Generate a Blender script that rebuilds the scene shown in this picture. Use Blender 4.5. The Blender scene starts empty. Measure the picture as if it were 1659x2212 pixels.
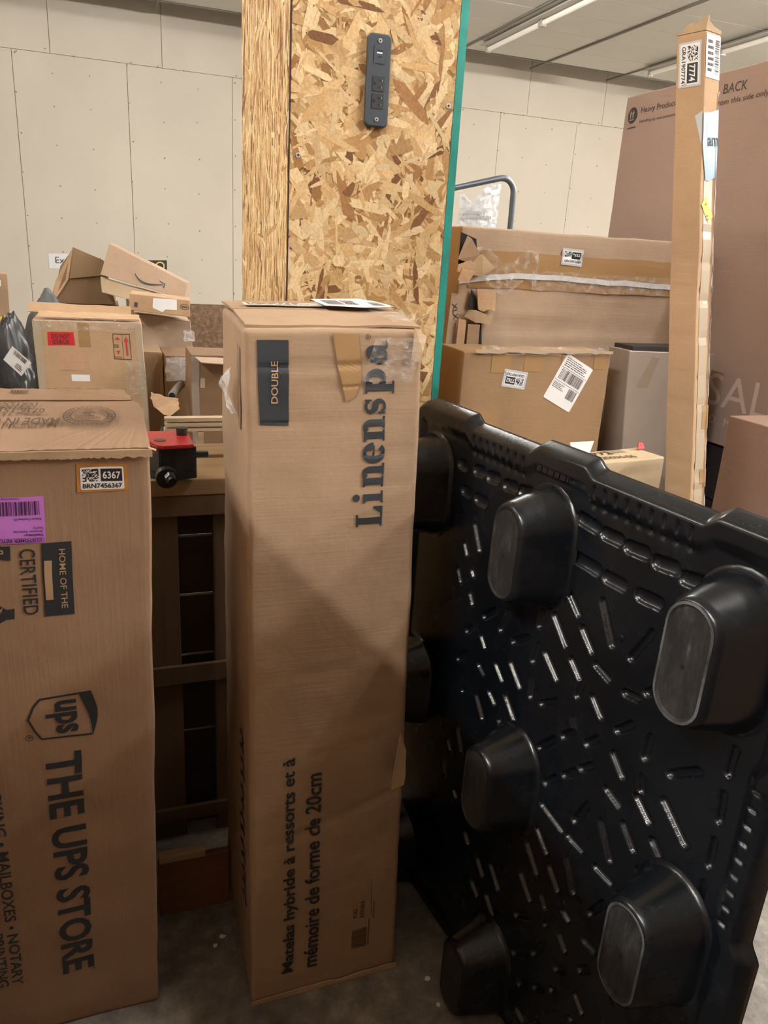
import bpy, bmesh, math, random
from mathutils import Vector, Matrix, noise
V = Vector
PI = math.pi
sc = bpy.context.scene
C = sc.collection

# ------------------------------------------------------------------ camera, world, exposure, lamps
cam_d = bpy.data.cameras.new('camera')
cam = bpy.data.objects.new('camera', cam_d)
C.objects.link(cam)
fwd = V((0.32628, 0.88899, -0.32130))
right = V((0.94377, -0.32551, 0.05774))
up = V((0.05326, 0.32208, 0.94521))
cam.matrix_world = Matrix(((right.x, up.x, -fwd.x, 0), (right.y, up.y, -fwd.y, 0), (right.z, up.z, -fwd.z, 1.55), (0, 0, 0, 1)))
cam_d.sensor_fit = 'VERTICAL'
cam_d.sensor_height = 36.0
cam_d.sensor_width = 27.0
cam_d.lens = 36.0 * 1650 / 2212
cam_d.clip_start = 0.02
sc.camera = cam

w = bpy.data.worlds.new('world')
sc.world = w
w.use_nodes = True
w.node_tree.nodes['Background'].inputs[0].default_value = (0.9, 0.92, 1, 1)
w.node_tree.nodes['Background'].inputs[1].default_value = 0.02
sc.view_settings.view_transform = 'Standard'
sc.view_settings.look = 'None'
sc.view_settings.exposure = 0.38
sc.view_settings.gamma = 1.0
sc.view_settings.use_curve_mapping = False
sc.cycles.use_denoising = True
sc.cycles.max_bounces = 8
sc.cycles.caustics_reflective = False
sc.cycles.caustics_refractive = False

# lit strip lamps hung along y just under the ceiling, from the workbench one on added unseen as fill: (x, y0, y1, watts)
LAMPS = [(-2.41, -2.2, 0.2, 300), (4.46, -2.4, 0.0, 300), (6.75, -2.6, -0.2, 380), (2.17, 0.1, 1.3, 130), (-2.41, 1.6, 4.0, 105), (-2.41, 5.2, 7.6, 70), (2.17, 5.4, 7.8, 150), (4.46, 3.0, 5.4, 290), (6.75, 2.8, 5.2, 330), (9.04, 4.6, 7.0, 450)]
LAMP_COL = (1.0, 0.965, 0.915)

# ------------------------------------------------------------------ materials
MATS = {}
def nodes(name):
    m = bpy.data.materials.new(name)
    m.use_nodes = True
    nt = m.node_tree
    return m, nt, nt.nodes['Principled BSDF']
def lk(nt, a, b): nt.links.new(a, b)
def coords(nt, scale=(1, 1, 1), kind='Object'):
    tc = nt.nodes.new('ShaderNodeTexCoord')
    mp = nt.nodes.new('ShaderNodeMapping')
    mp.inputs['Scale'].default_value = scale
    lk(nt, tc.outputs[kind], mp.inputs['Vector'])
    return mp.outputs['Vector']
def noise_n(nt, vec, scale, detail=3, rough=0.55):
    n = nt.nodes.new('ShaderNodeTexNoise')
    n.inputs['Scale'].default_value = scale
    n.inputs['Detail'].default_value = detail
    n.inputs['Roughness'].default_value = rough
    lk(nt, vec, n.inputs['Vector'])
    return n.outputs['Fac']
def ramp(nt, fac, stops):
    r = nt.nodes.new('ShaderNodeValToRGB')
    els = r.color_ramp.elements
    while len(els) < len(stops): els.new(0.5)
    for e, (p, c) in zip(els, stops):
        e.position = p
        e.color = (*c, 1) if len(c) == 3 else c
    lk(nt, fac, r.inputs['Fac'])
    return r.outputs['Color']
def bump(nt, bs, h, dist, strength=0.6, prev=None):
    b = nt.nodes.new('ShaderNodeBump')
    b.inputs['Distance'].default_value = dist
    b.inputs['Strength'].default_value = strength
    lk(nt, h, b.inputs['Height'])
    if prev: lk(nt, prev, b.inputs['Normal'])
    lk(nt, b.outputs['Normal'], bs.inputs['Normal'])
    return b.outputs['Normal']
def mul(c, k): return tuple(min(1, x * k) for x in c)

def plain(name, col, rough=0.6, metal=0.0, spec=0.5, var=0.0, alpha=1.0, emit=None, estr=0):
    if name in MATS: return MATS[name]
    m, nt, b = nodes(name)
    b.inputs['Base Color'].default_value = (*col, 1)
    b.inputs['Roughness'].default_value = rough
    b.inputs['Metallic'].default_value = metal
    b.inputs['Specular IOR Level'].default_value = spec
    b.inputs['Alpha'].default_value = alpha
    if var:
        f = noise_n(nt, coords(nt), 18, 4)
        lk(nt, ramp(nt, f, [(0.3, mul(col, 1 - var)), (0.7, mul(col, 1 + var))]), b.inputs['Base Color'])
    if emit:
        b.inputs['Emission Color'].default_value = (*emit, 1)
        b.inputs['Emission Strength'].default_value = estr
    MATS[name] = m
    return m

def cardboard(name, col, flute=(0, 0, 1), wear=0.12, rough=0.75):
    """kraft board: cloudy tone, paper fibre, faint flute lines across the given axis"""
    if name in MATS: return MATS[name]
    m, nt, b = nodes(name)
    v = coords(nt)
    f1 = noise_n(nt, v, 5.5, 5, 0.6)
    c1 = ramp(nt, f1, [(0.28, mul(col, 1 - wear)), (0.5, col), (0.75, mul(col, 1 + wear))])
    f2 = noise_n(nt, v, 420, 2, 0.7)
    mx = nt.nodes.new('ShaderNodeMix'); mx.data_type = 'RGBA'; mx.blend_type = 'MULTIPLY'
    mx.inputs['Factor'].default_value = 0.35
    lk(nt, c1, mx.inputs['A'])
    lk(nt, ramp(nt, f2, [(0.3, (0.72, 0.70, 0.66)), (0.65, (1, 1, 1))]), mx.inputs['B'])
    lk(nt, mx.outputs['Result'], b.inputs['Base Color'])
    b.inputs['Roughness'].default_value = rough
    b.inputs['Specular IOR Level'].default_value = 0.25
    vs = coords(nt, tuple(8 if a == 0 else 180 for a in flute))
    f3 = noise_n(nt, vs, 1.0, 2, 0.5)
    n1 = bump(nt, b, f3, 0.0012, 0.35)
    f4 = noise_n(nt, v, 14, 3)
    bump(nt, b, f4, 0.006, 0.25, n1)
    MATS[name] = m
    return m

KRAFT = cardboard('kraft_board', (0.350, 0.236, 0.152))
KRAFT_UPS = cardboard('kraft_board_ruddy', (0.325, 0.208, 0.134), flute=(1, 0, 0))
KRAFT_LT = cardboard('kraft_board_pale', (0.47, 0.31, 0.185))
KRAFT_YL = cardboard('kraft_board_yellowed', (0.60, 0.47, 0.31))
KRAFT_GR = cardboard('kraft_board_greyed', (0.41, 0.30, 0.215))
KRAFT_PK = cardboard('kraft_board_rosy', (0.37, 0.275, 0.24), wear=0.05)
KRAFT_DIM = cardboard('kraft_board_dimmed', (0.22, 0.135, 0.075))  # darkened kraft: shade of the heap put into the board colour
TORN = cardboard('torn_board_edge', (0.46, 0.33, 0.21), wear=0.3)
INK = plain('ink_charcoal', (0.022, 0.026, 0.032), 0.6)
INK_BR = plain('ink_brown', (0.075, 0.042, 0.022), 0.65)
INK_SOFT = plain('ink_soft', (0.07, 0.05, 0.045), 0.7)
INK_WH = plain('ink_white', (0.55, 0.45, 0.42), 0.6)
KRAFT_PRINT = plain('print_kraft', (0.42, 0.28, 0.17), 0.7)
PAPER = plain('label_paper', (0.78, 0.78, 0.79), 0.45, var=0.02)
PAPER_GREY = plain('label_grey', (0.50, 0.52, 0.55), 0.4)
LABEL_BLACK = plain('label_black', (0.018, 0.022, 0.028), 0.45)
RED_LABEL = plain('label_red', (0.56, 0.022, 0.028), 0.4)
RED_INK = plain('ink_red', (0.50, 0.04, 0.035), 0.6)
PURPLE = plain('label_purple', (0.56, 0.20, 0.72), 0.5)
PURPLE_INK = plain('ink_purple', (0.055, 0.018, 0.09), 0.5)
YELLOW = plain('label_yellow', (0.85, 0.58, 0.08), 0.5)
TAPE_AMBER = plain('tape_amber', (0.46, 0.21, 0.055), 0.28, var=0.15)
TAPE_TAN = plain('tape_tan', (0.33, 0.20, 0.095), 0.22)
TAPE_CLEAR = plain('tape_clear', (0.42, 0.31, 0.20), 0.16, alpha=0.35)
TAPE_PALE = plain('tape_pale', (0.42, 0.34, 0.245), 0.25)
TEAL = plain('paint_teal', (0.010, 0.225, 0.185), 0.5, var=0.2)
STEEL = plain('steel', (0.55, 0.56, 0.58), 0.3, 1.0)
ZINC = plain('zinc_screw', (0.75, 0.75, 0.72), 0.35, 0.6)
GREYTUBE = plain('galvanised_tube', (0.12, 0.14, 0.16), 0.4, 0.6)
BLACK_STEEL = plain('black_steel', (0.010, 0.010, 0.011), 0.5, var=0.3)
RED_PAINT = plain('red_paint', (0.36, 0.018, 0.020), 0.35)
OUTLET_GREY = plain('outlet_grey', (0.045, 0.058, 0.072), 0.42)
OUTLET_DARK = plain('outlet_dark', (0.028, 0.030, 0.033), 0.45)
HOLE = plain('slot_black', (0.004, 0.004, 0.004), 0.6)
BLUE_FILM = plain('mailer_blue', (0.13, 0.25, 0.37), 0.28, var=0.06)
WHITE_FILM = plain('mailer_white', (0.5, 0.56, 0.6), 0.3)
BAG_GREY = plain('bag_dark_grey', (0.028, 0.029, 0.031), 0.38, var=0.2)
BAG_CLOTH = plain('bag_slate', (0.10, 0.105, 0.105), 0.6, var=0.2)
DARKBOX = plain('dark_board', (0.022, 0.016, 0.018), 0.7)
LAMP_METAL = plain('lamp_enamel', (0.50, 0.47, 0.42), 0.45)
LAMP_DARK = plain('lamp_underside', (0.16, 0.15, 0.14), 0.5)
TUBE_FAINT = plain('lamp_tube', (0.86, 0.82, 0.74), 0.35, emit=(1, 0.93, 0.82), estr=0.10)  # unlit tubes given a faint glow of their own
GREY_WRAP = plain('wrapped_grey', (0.30, 0.245, 0.205), 0.24, var=0.05)
FOAM = plain('foam_white', (0.72, 0.68, 0.66), 0.5, var=0.08)

def wrap_mat():
    m, nt, b = nodes('clear_film')
    b.inputs['Base Color'].default_value = (0.9, 0.9, 0.9, 1)
    b.inputs['Roughness'].default_value = 0.12
    b.inputs['Specular IOR Level'].default_value = 0.8
    f = noise_n(nt, coords(nt, (1, 1, 1)), 60, 4, 0.6)
    a = ramp(nt, f, [(0.45, (0.06,) * 3), (0.62, (0.22,) * 3), (0.75, (0.6,) * 3)])
    lk(nt, a, b.inputs['Alpha'])
    bump(nt, b, f, 0.02, 1.0)
    return m
FILM = wrap_mat()

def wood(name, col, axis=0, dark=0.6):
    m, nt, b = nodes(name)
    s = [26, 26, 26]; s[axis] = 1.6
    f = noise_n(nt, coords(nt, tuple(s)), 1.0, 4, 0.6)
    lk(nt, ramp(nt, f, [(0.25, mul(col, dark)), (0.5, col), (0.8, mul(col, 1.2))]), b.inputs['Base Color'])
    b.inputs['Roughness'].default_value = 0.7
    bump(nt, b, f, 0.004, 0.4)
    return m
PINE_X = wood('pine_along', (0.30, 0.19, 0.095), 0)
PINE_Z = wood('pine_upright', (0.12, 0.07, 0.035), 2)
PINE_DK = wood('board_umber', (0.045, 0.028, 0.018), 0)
PINE_RED = wood('board_ruddy', (0.17, 0.075, 0.03), 0)
PINE_PALE = wood('pine_pale', (0.40, 0.29, 0.18), 0)

def osb_mats():
    m, nt, b = nodes('osb_strands')
    at = nt.nodes.new('ShaderNodeAttribute'); at.attribute_name = 'tint'
    f = noise_n(nt, coords(nt), 160, 3, 0.6)
    mx = nt.nodes.new('ShaderNodeMix'); mx.data_type = 'RGBA'; mx.blend_type = 'MULTIPLY'
    mx.inputs['Factor'].default_value = 0.5
    lk(nt, at.outputs['Color'], mx.inputs['A'])
    lk(nt, ramp(nt, f, [(0.3, (0.62, 0.55, 0.48)), (0.6, (1, 1, 1))]), mx.inputs['B'])
    lk(nt, mx.outputs['Result'], b.inputs['Base Color'])
    b.inputs['Roughness'].default_value = 0.55
    b.inputs['Specular IOR Level'].default_value = 0.3
    bump(nt, b, f, 0.002, 0.4)
    m2, nt, b = nodes('osb_base')
    f = noise_n(nt, coords(nt, (60, 60, 22)), 1, 4, 0.7)
    lk(nt, ramp(nt, f, [(0.3, (0.20, 0.10, 0.035)), (0.5, (0.47, 0.29, 0.12)), (0.7, (0.68, 0.48, 0.24))]), b.inputs['Base Color'])
    b.inputs['Roughness'].default_value = 0.65
    m3, nt, b = nodes('osb_brown')
    f = noise_n(nt, coords(nt, (30, 30, 30)), 1, 4, 0.7)
    lk(nt, ramp(nt, f, [(0.3, (0.07, 0.04, 0.02)), (0.5, (0.17, 0.10, 0.055)), (0.72, (0.30, 0.19, 0.11))]), b.inputs['Base Color'])
    b.inputs['Roughness'].default_value = 0.8
    return m, m2, m3
OSB_STRAND, OSB_BASE, OSB_BROWN = osb_mats()

def plastic_mat():
    m, nt, b = nodes('black_plastic')
    v = coords(nt)
    f = noise_n(nt, v, 7, 5, 0.65)
    lk(nt, ramp(nt, f, [(0.35, (0.0030, 0.0050, 0.0078)), (0.75, (0.0065, 0.0092, 0.0135))]), b.inputs['Base Color'])
    lk(nt, ramp(nt, f, [(0.3, (0.20,) * 3), (0.7, (0.33,) * 3)]), b.inputs['Roughness'])
    b.inputs['Specular IOR Level'].default_value = 0.5
    bump(nt, b, noise_n(nt, v, 120, 2), 0.0006, 0.10)
    m2, nt, b = nodes('scuffed_plastic')
    v = coords(nt)
    f = noise_n(nt, coords(nt, (30, 30, 9)), 2.2, 6, 0.75)
    lk(nt, ramp(nt, f, [(0.45, (0.010, 0.011, 0.012)), (0.62, (0.030, 0.030, 0.031)), (0.80, (0.13, 0.13, 0.13))]), b.inputs['Base Color'])
    b.inputs['Roughness'].default_value = 0.6
    m3 = plain('worn_edge', (0.075, 0.077, 0.08), 0.6, var=0.85)
    return m, m2, m3
PLASTIC, SCUFF, WORN = plastic_mat()

def wall_mat():
    m, nt, b = nodes('wall_paint')
    f = noise_n(nt, coords(nt), 0.9, 4, 0.55)
    lk(nt, ramp(nt, f, [(0.3, (0.59, 0.535, 0.45)), (0.7, (0.65, 0.59, 0.50))]), b.inputs['Base Color'])
    b.inputs['Roughness'].default_value = 0.75
    bump(nt, b, noise_n(nt, coords(nt), 130, 3), 0.002, 0.2)
    return m
WALL = wall_mat()
SEAM = plain('wall_seam', (0.30, 0.26, 0.21), 0.8)
NAIL = plain('nail_head', (0.25, 0.21, 0.17), 0.6)
def tile_mat():
    m, nt, b = nodes('ceiling_tile')
    f = noise_n(nt, coords(nt), 0.8, 3)
    lk(nt, ramp(nt, f, [(0.3, (0.72, 0.71, 0.665)), (0.7, (0.78, 0.765, 0.715))]), b.inputs['Base Color'])
    b.inputs['Roughness'].default_value = 0.9
    bump(nt, b, noise_n(nt, coords(nt), 90, 3), 0.003, 0.4)
    return m
TILE = tile_mat()
TBAR = plain('tee_bar_paint', (0.20, 0.185, 0.16), 0.6)

def concrete():
    m, nt, b = nodes('concrete')
    v = coords(nt)
    f = noise_n(nt, v, 3.2, 8, 0.68)
    f2 = noise_n(nt, v, 23, 6, 0.7)
    c1 = ramp(nt, f, [(0.30, (0.095, 0.084, 0.072)), (0.52, (0.23, 0.208, 0.18)), (0.72, (0.38, 0.345, 0.30))])
    mx = nt.nodes.new('ShaderNodeMix'); mx.data_type = 'RGBA'; mx.blend_type = 'OVERLAY'
    mx.inputs['Factor'].default_value = 0.65
    lk(nt, c1, mx.inputs['A'])
    lk(nt, ramp(nt, f2, [(0.35, (0.18,) * 3), (0.58, (0.5,) * 3), (0.7, (0.75,) * 3)]), mx.inputs['B'])
    lk(nt, mx.outputs['Result'], b.inputs['Base Color'])
    f3 = noise_n(nt, coords(nt, (3, 1, 1)), 9, 9, 0.8)
    mx2 = nt.nodes.new('ShaderNodeMix'); mx2.data_type = 'RGBA'
    lk(nt, ramp(nt, f3, [(0.60, (0, 0, 0)), (0.68, (0.7, 0.7, 0.7))]), mx2.inputs['Factor'])
    lk(nt, mx.outputs['Result'], mx2.inputs['A'])
    mx2.inputs['B'].default_value = (0.42, 0.38, 0.32, 1)
    lk(nt, mx2.outputs['Result'], b.inputs['Base Color'])
    b.inputs['Roughness'].default_value = 0.65
    bump(nt, b, f2, 0.004, 0.5)
    return m
CONCRETE = concrete()

# ------------------------------------------------------------------ object helpers
def link(name, me, mat=None, parent=None):
    o = bpy.data.objects.new(name, me)
    C.objects.link(o)
    if mat is not None and me is not None:
        me.materials.append(mat)
    if parent is not None:
        o.parent = parent
        o.matrix_parent_inverse = WORLD[parent.name].inverted()
    WORLD[o.name] = Matrix.Identity(4)
    return o
WORLD = {}
def tag(o, label, cat, group=None, kind=None):
    if label: o['label'] = label
    if cat: o['category'] = cat
    if group: o['group'] = group
    if kind: o['kind'] = kind
    return o
def thing(name, label, cat, loc, group=None):
    o = bpy.data.objects.new(name, None)
    C.objects.link(o)
    o.empty_display_size = 0.05
    o.location = loc
    WORLD[o.name] = Matrix.Translation(V(loc))
    return tag(o, label, cat, group)
def bm_obj(name, bm, mat, parent=None, smooth=False):
    me = bpy.data.meshes.new(name)
    bm.normal_update()
    bm.to_mesh(me); bm.free()
    if smooth:
        for p in me.polygons: p.use_smooth = True
    return link(name, me, mat, parent)
def add_box(bm, x0, x1, y0, y1, z0, z1, M=None):
    ps = [V((x, y, z)) for z in (z0, z1) for y in (y0, y1) for x in (x0, x1)]
    if M is not None: ps = [M @ p for p in ps]
    v = [bm.verts.new(p) for p in ps]
    for f in ((0, 2, 3, 1), (4, 5, 7, 6), (0, 1, 5, 4), (2, 6, 7, 3), (0, 4, 6, 2), (1, 3, 7, 5)):
        bm.faces.new([v[i] for i in f])
    return v
def boxo(name, dims, mat, parent=None, M=None, bev=0.0):
    bm = bmesh.new(); add_box(bm, *dims, M=M)
    if bev: bmesh.ops.bevel(bm, geom=bm.edges[:] , offset=bev, segments=2, affect='EDGES', profile=0.6)
    return bm_obj(name, bm, mat, parent)
def add_cyl(bm, c, axis, r, h, n=20, r2=None):
    axis = V(axis).normalized()
    a = axis.orthogonal().normalized(); b = axis.cross(a)
    r2 = r if r2 is None else r2
    c = V(c)
    lo = [bm.verts.new(c + r * (math.cos(t) * a + math.sin(t) * b)) for t in [2 * PI * i / n for i in range(n)]]
    hi = [bm.verts.new(c + axis * h + r2 * (math.cos(t) * a + math.sin(t) * b)) for t in [2 * PI * i / n for i in range(n)]]
    for i in range(n):
        bm.faces.new((lo[i], lo[(i + 1) % n], hi[(i + 1) % n], hi[i]))
    bm.faces.new(lo[::-1]); bm.faces.new(hi)
def cylo(name, c, axis, r, h, mat, parent=None, n=20, r2=None):
    bm = bmesh.new(); add_cyl(bm, c, axis, r, h, n, r2)
    return bm_obj(name, bm, mat, parent)
def tube_mesh(bm, pts, r, n=10):
    pts = [V(p) for p in pts]
    rings = []
    prev = None
    for i, p in enumerate(pts):
        t = (pts[min(i + 1, len(pts) - 1)] - pts[max(i - 1, 0)]).normalized()
        a = t.orthogonal().normalized() if prev is None else (prev - prev.dot(t) * t).normalized()
        prev = a
        b = t.cross(a)
        rings.append([bm.verts.new(p + r * (math.cos(q) * a + math.sin(q) * b)) for q in [2 * PI * k / n for k in range(n)]])
    for A, B in zip(rings, rings[1:]):
        for k in range(n):
            bm.faces.new((A[k], A[(k + 1) % n], B[(k + 1) % n], B[k]))
    bm.faces.new(rings[0][::-1]); bm.faces.new(rings[-1])

class Face:
    """one wall of a carton: bilinear sheet bl, br, tr, tl seen from outside, in metres from its lower left corner"""
    def __init__(s, bl, br, tr, tl, wob=0.0, crease=None, W=None, H=None):
        s.c = [V(q) for q in (bl, br, tr, tl)]
        s.wob = wob; s.crease = crease
        s.W = W or ((s.c[1] - s.c[0]).length + (s.c[2] - s.c[3]).length) / 2
        s.H = H or ((s.c[3] - s.c[0]).length + (s.c[2] - s.c[1]).length) / 2
        s.n = ((s.c[1] - s.c[0]) + (s.c[2] - s.c[3])).cross((s.c[3] - s.c[0]) + (s.c[2] - s.c[1])).normalized()
    def base(s, u, v):
        a, b, c, d = s.c
        return a * ((1 - u) * (1 - v)) + b * (u * (1 - v)) + c * (u * v) + d * ((1 - u) * v)
    def at(s, x, y, off=0.0):
        u, v = x / s.W, y / s.H
        p = s.base(u, v)
        q = wobble(p, s.wob)
        if s.crease:
            e = min(u, 1 - u, v, 1 - v)
            q += s.n * (s.crease(x, y) * max(0.0, min(1.0, e * 25)))
        return q + s.n * off
def wobble(p, amp):
    if not amp: return p.copy()
    n = noise.noise_vector(p * 6.3 + V((3.1, 7.7, 1.3))) + 0.45 * noise.noise_vector(p * 21.0)
    return p + n * amp

def carton(name, label, cat, cor, mat, wob=0.0015, res=0.03, creases=None, group=None, bev=0.003, parent=None, part=None, faces_skip=()):
    """cor: 8 corners fl fr br bl at the bottom, then the same at the top. Returns thing + its six faces."""
    c = [V(q) for q in cor]
    creases = creases or {}
    F = {'front': (0, 1, 5, 4), 'right': (1, 2, 6, 5), 'back': (2, 3, 7, 6), 'left': (3, 0, 4, 7), 'top': (4, 5, 6, 7), 'bottom': (3, 2, 1, 0)}
    faces = {k: Face(*[c[i] for i in ix], wob=wob, crease=creases.get(k)) for k, ix in F.items()}
    t = thing(name, label, cat, (c[0] + c[1] + c[2] + c[3]) / 4, group) if parent is None else parent
    bm = bmesh.new(); seen = {}
    ew = max((c[1] - c[0]).length, (c[5] - c[4]).length); ed = max((c[3] - c[0]).length, (c[7] - c[4]).length); eh = max((c[4] - c[0]).length, (c[6] - c[2]).length)
    ns = {'w': max(1, round(ew / res)), 'd': max(1, round(ed / res)), 'h': max(1, round(eh / res))}
    ax = {'front': 'wh', 'back': 'wh', 'left': 'dh', 'right': 'dh', 'top': 'wd', 'bottom': 'wd'}
    for k, f in faces.items():
        if k in faces_skip: continue
        nu, nv = ns[ax[k][0]], ns[ax[k][1]]
        g = []
        for j in range(nv + 1):
            row = []
            for i in range(nu + 1):
                b = f.base(i / nu, j / nv)
                key = (round(b.x, 5), round(b.y, 5), round(b.z, 5))
                if key not in seen:
                    seen[key] = bm.verts.new(f.at(i / nu * f.W, j / nv * f.H))
                row.append(seen[key])
            g.append(row)
        for j in range(nv):
            for i in range(nu):
                try: bm.faces.new((g[j][i], g[j][i + 1], g[j + 1][i + 1], g[j + 1][i]))
                except ValueError: pass
    o = bm_obj(part or 'body', bm, mat, t, smooth=False)
    if bev:
        md = o.modifiers.new('soft_edges', 'BEVEL')
        md.width = bev; md.segments = 2; md.limit_method = 'ANGLE'; md.angle_limit = math.radians(50)
        o.data.shade_smooth() if hasattr(o.data, 'shade_smooth') else None
        for p in o.data.polygons: p.use_smooth = True
        md2 = o.modifiers.new('weighted', 'WEIGHTED_NORMAL')
    return t, faces
def cuboid(x0, x1, y0, y1, z0, z1, yaw=0.0, pivot=None, lean=(0, 0)):
    P = [V((x, y, z)) for z in (z0, z1) for x, y in ((x0, y0), (x1, y0), (x1, y1), (x0, y1))]
    pv = V(pivot) if pivot else V((x0, y0, z0))
    R = Matrix.Rotation(yaw, 3, 'Z')
    P = [pv + R @ (p - pv) for p in P]
    for i in range(4, 8):
        P[i] += V((lean[0], lean[1], 0))
    return P

# ------------------------------------------------------------------ flat print: lettering, stickers, tape
_txt = {}
def text2d(s, bold=0.0):
    key = (s, bold)
    if key not in _txt:
        cu = bpy.data.curves.new('lettering_curve', 'FONT')
        cu.body = s; cu.size = 1.0; cu.offset = bold; cu.resolution_u = 3
        o = bpy.data.objects.new('lettering_tmp', cu); C.objects.link(o)
        dg = bpy.context.evaluated_depsgraph_get()
        me = bpy.data.meshes.new_from_object(o.evaluated_get(dg))
        vs = [(v.co.x, v.co.y) for v in me.vertices]; fs = [tuple(p.vertices) for p in me.polygons]
        bpy.data.objects.remove(o); bpy.data.curves.remove(cu); bpy.data.meshes.remove(me)
        _txt[key] = (vs, fs)
    return _txt[key]
class Print:
    """flat shapes on a Face; x right, y up in metres"""
    def __init__(s, face): s.f = face; s.v = []; s.p = []
    def raw(s, vs, fs, M=lambda x, y: (x, y)):
        k = len(s.v)
        s.v += [M(*q) for q in vs]
        s.p += [tuple(i + k for i in f) for f in fs]
        return s
    def poly(s, pts, M=lambda x, y: (x, y)):
        return s.raw(pts, [tuple(range(len(pts)))], M)
    def rect(s, x0, y0, x1, y1): return s.poly([(x0, y0), (x1, y0), (x1, y1), (x0, y1)])
    def ribbon(s, pts, wd, M=lambda x, y: (x, y), caps=0):
        L = []; Rr = []
        n = len(pts)
        for i, (x, y) in enumerate(pts):
            a = pts[max(i - 1, 0)]; b = pts[min(i + 1, n - 1)]
            dx, dy = b[0] - a[0], b[1] - a[1]; l = math.hypot(dx, dy) or 1
            h = (wd[i] if isinstance(wd, (list, tuple)) else wd) / 2
            L.append((x - dy / l * h, y + dx / l * h)); Rr.append((x + dy / l * h, y - dx / l * h))
        for i in range(n - 1):
            s.poly([Rr[i], Rr[i + 1], L[i + 1], L[i]], M)
        return s
    def ring(s, cx, cy, rx, ry, wd, a0=0, a1=360, n=40, M=lambda x, y: (x, y)):
        pts = [(cx + rx * math.cos(math.radians(a0 + (a1 - a0) * i / n)), cy + ry * math.sin(math.radians(a0 + (a1 - a0) * i / n))) for i in range(n + 1)]
        return s.ribbon(pts, wd, M)
    def disc(s, cx, cy, rx, ry, n=24, M=lambda x, y: (x, y)):
        return s.poly([(cx + rx * math.cos(2 * PI * i / n), cy + ry * math.sin(2 * PI * i / n)) for i in range(n)], M)
    def text(s, txt, x, y, w=None, h=None, ang=0, bold=0.0, anchor='l', sx=1.0):
        """the ink box of txt is w wide (along the reading direction) and h tall, its lower left at x, y before turning by ang degrees"""
        vs, fs = text2d(txt, bold)
        x0 = min(q[0] for q in vs); x1 = max(q[0] for q in vs); y0 = min(q[1] for q in vs); y1 = max(q[1] for q in vs)
        if h is None: kx = w / (x1 - x0); ky = kx / sx
        elif w is None: ky = h / (y1 - y0); kx = ky * sx
        else: kx = w / (x1 - x0); ky = h / (y1 - y0)
        ca, sa = math.cos(math.radians(ang)), math.sin(math.radians(ang))
        ox = (x1 - x0) * kx * {'l': 0, 'c': 0.5, 'r': 1}[anchor]
        def M(a, b):
            a = (a - x0) * kx - ox; b = (b - y0) * ky
            return (x + ca * a - sa * b, y + sa * a + ca * b)
        return s.raw(vs, fs, M)
    def bars(s, x0, y0, x1, y1, seed=1, vertical=True):
        r = random.Random(seed); t = 0.0
        while t < 1:
            wv = r.choice((0.012, 0.012, 0.024, 0.036)); g = r.choice((0.012, 0.018, 0.03))
            e = min(1, t + wv)
            if vertical: s.rect(x0 + (x1 - x0) * t, y0, x0 + (x1 - x0) * e, y1)
            else: s.rect(x0, y0 + (y1 - y0) * t, x1, y0 + (y1 - y0) * e)
            t = e + g
        return s
    def cells(s, x0, y0, x1, y1, n=10, seed=1):
        r = random.Random(seed); d = (x1 - x0) / n; e = (y1 - y0) / n
        for i in range(n):
            for j in range(n):
                if r.random() < 0.5: s.rect(x0 + i * d, y0 + j * e, x0 + (i + 1) * d, y0 + (j + 1) * e)
        return s
    def lines(s, x0, y0, x1, y1, n=4, seed=1, fill=0.55):
        """rows of print too small to read"""
        r = random.Random(seed); dy = (y1 - y0) / n
        for j in range(n):
            x = x0; yy = y1 - (j + 1) * dy
            end = x0 + (x1 - x0) * r.uniform(0.55, 1)
            while x < end:
                l = (x1 - x0) * r.uniform(0.04, 0.14)
                s.rect(x, yy + dy * 0.2, min(x + l, end), yy + dy * (0.2 + fill)); x += l + (x1 - x0) * 0.025
        return s
    def build(s, name, mat, parent, off=0.0008, turn=None, label=None, cut=0.012, thick=0):
        bm = bmesh.new()
        T = turn or (lambda x, y: (x, y))
        vv = [bm.verts.new((*T(*q), 0)) for q in s.v]
        for f in s.p:
            try: bm.faces.new([vv[i] for i in f])
            except ValueError: pass
        if cut:
            for _ in range(6):
                long = [e for e in bm.edges if e.calc_length() > cut * 1.6]
                if not long: break
                bmesh.ops.triangulate(bm, faces=[f for f in bm.faces if len(f.verts) > 4])
                long = [e for e in bm.edges if e.calc_length() > cut * 1.6]
                bmesh.ops.subdivide_edges(bm, edges=long, cuts=1, use_grid_fill=True)
        bmesh.ops.triangulate(bm, faces=[f for f in bm.faces if len(f.verts) > 4])
        for v in bm.verts:
            v.co = s.f.at(v.co.x, v.co.y, off)
        bm.normal_update()
        fl = [f for f in bm.faces if f.normal.dot(s.f.n) < 0]
        if fl: bmesh.ops.reverse_faces(bm, faces=fl)
        if thick:
            r = bmesh.ops.extrude_face_region(bm, geom=bm.faces[:])
            bmesh.ops.translate(bm, verts=[g for g in r['geom'] if isinstance(g, bmesh.types.BMVert)], vec=s.f.n * thick)
        o = bm_obj(name, bm, mat, parent)
        if label: o['label'] = label
        return o
def turner(x, y, ang):
    ca, sa = math.cos(math.radians(ang)), math.sin(math.radians(ang))
    return lambda a, b: (x + ca * a - sa * b, y + sa * a + ca * b)
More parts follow.
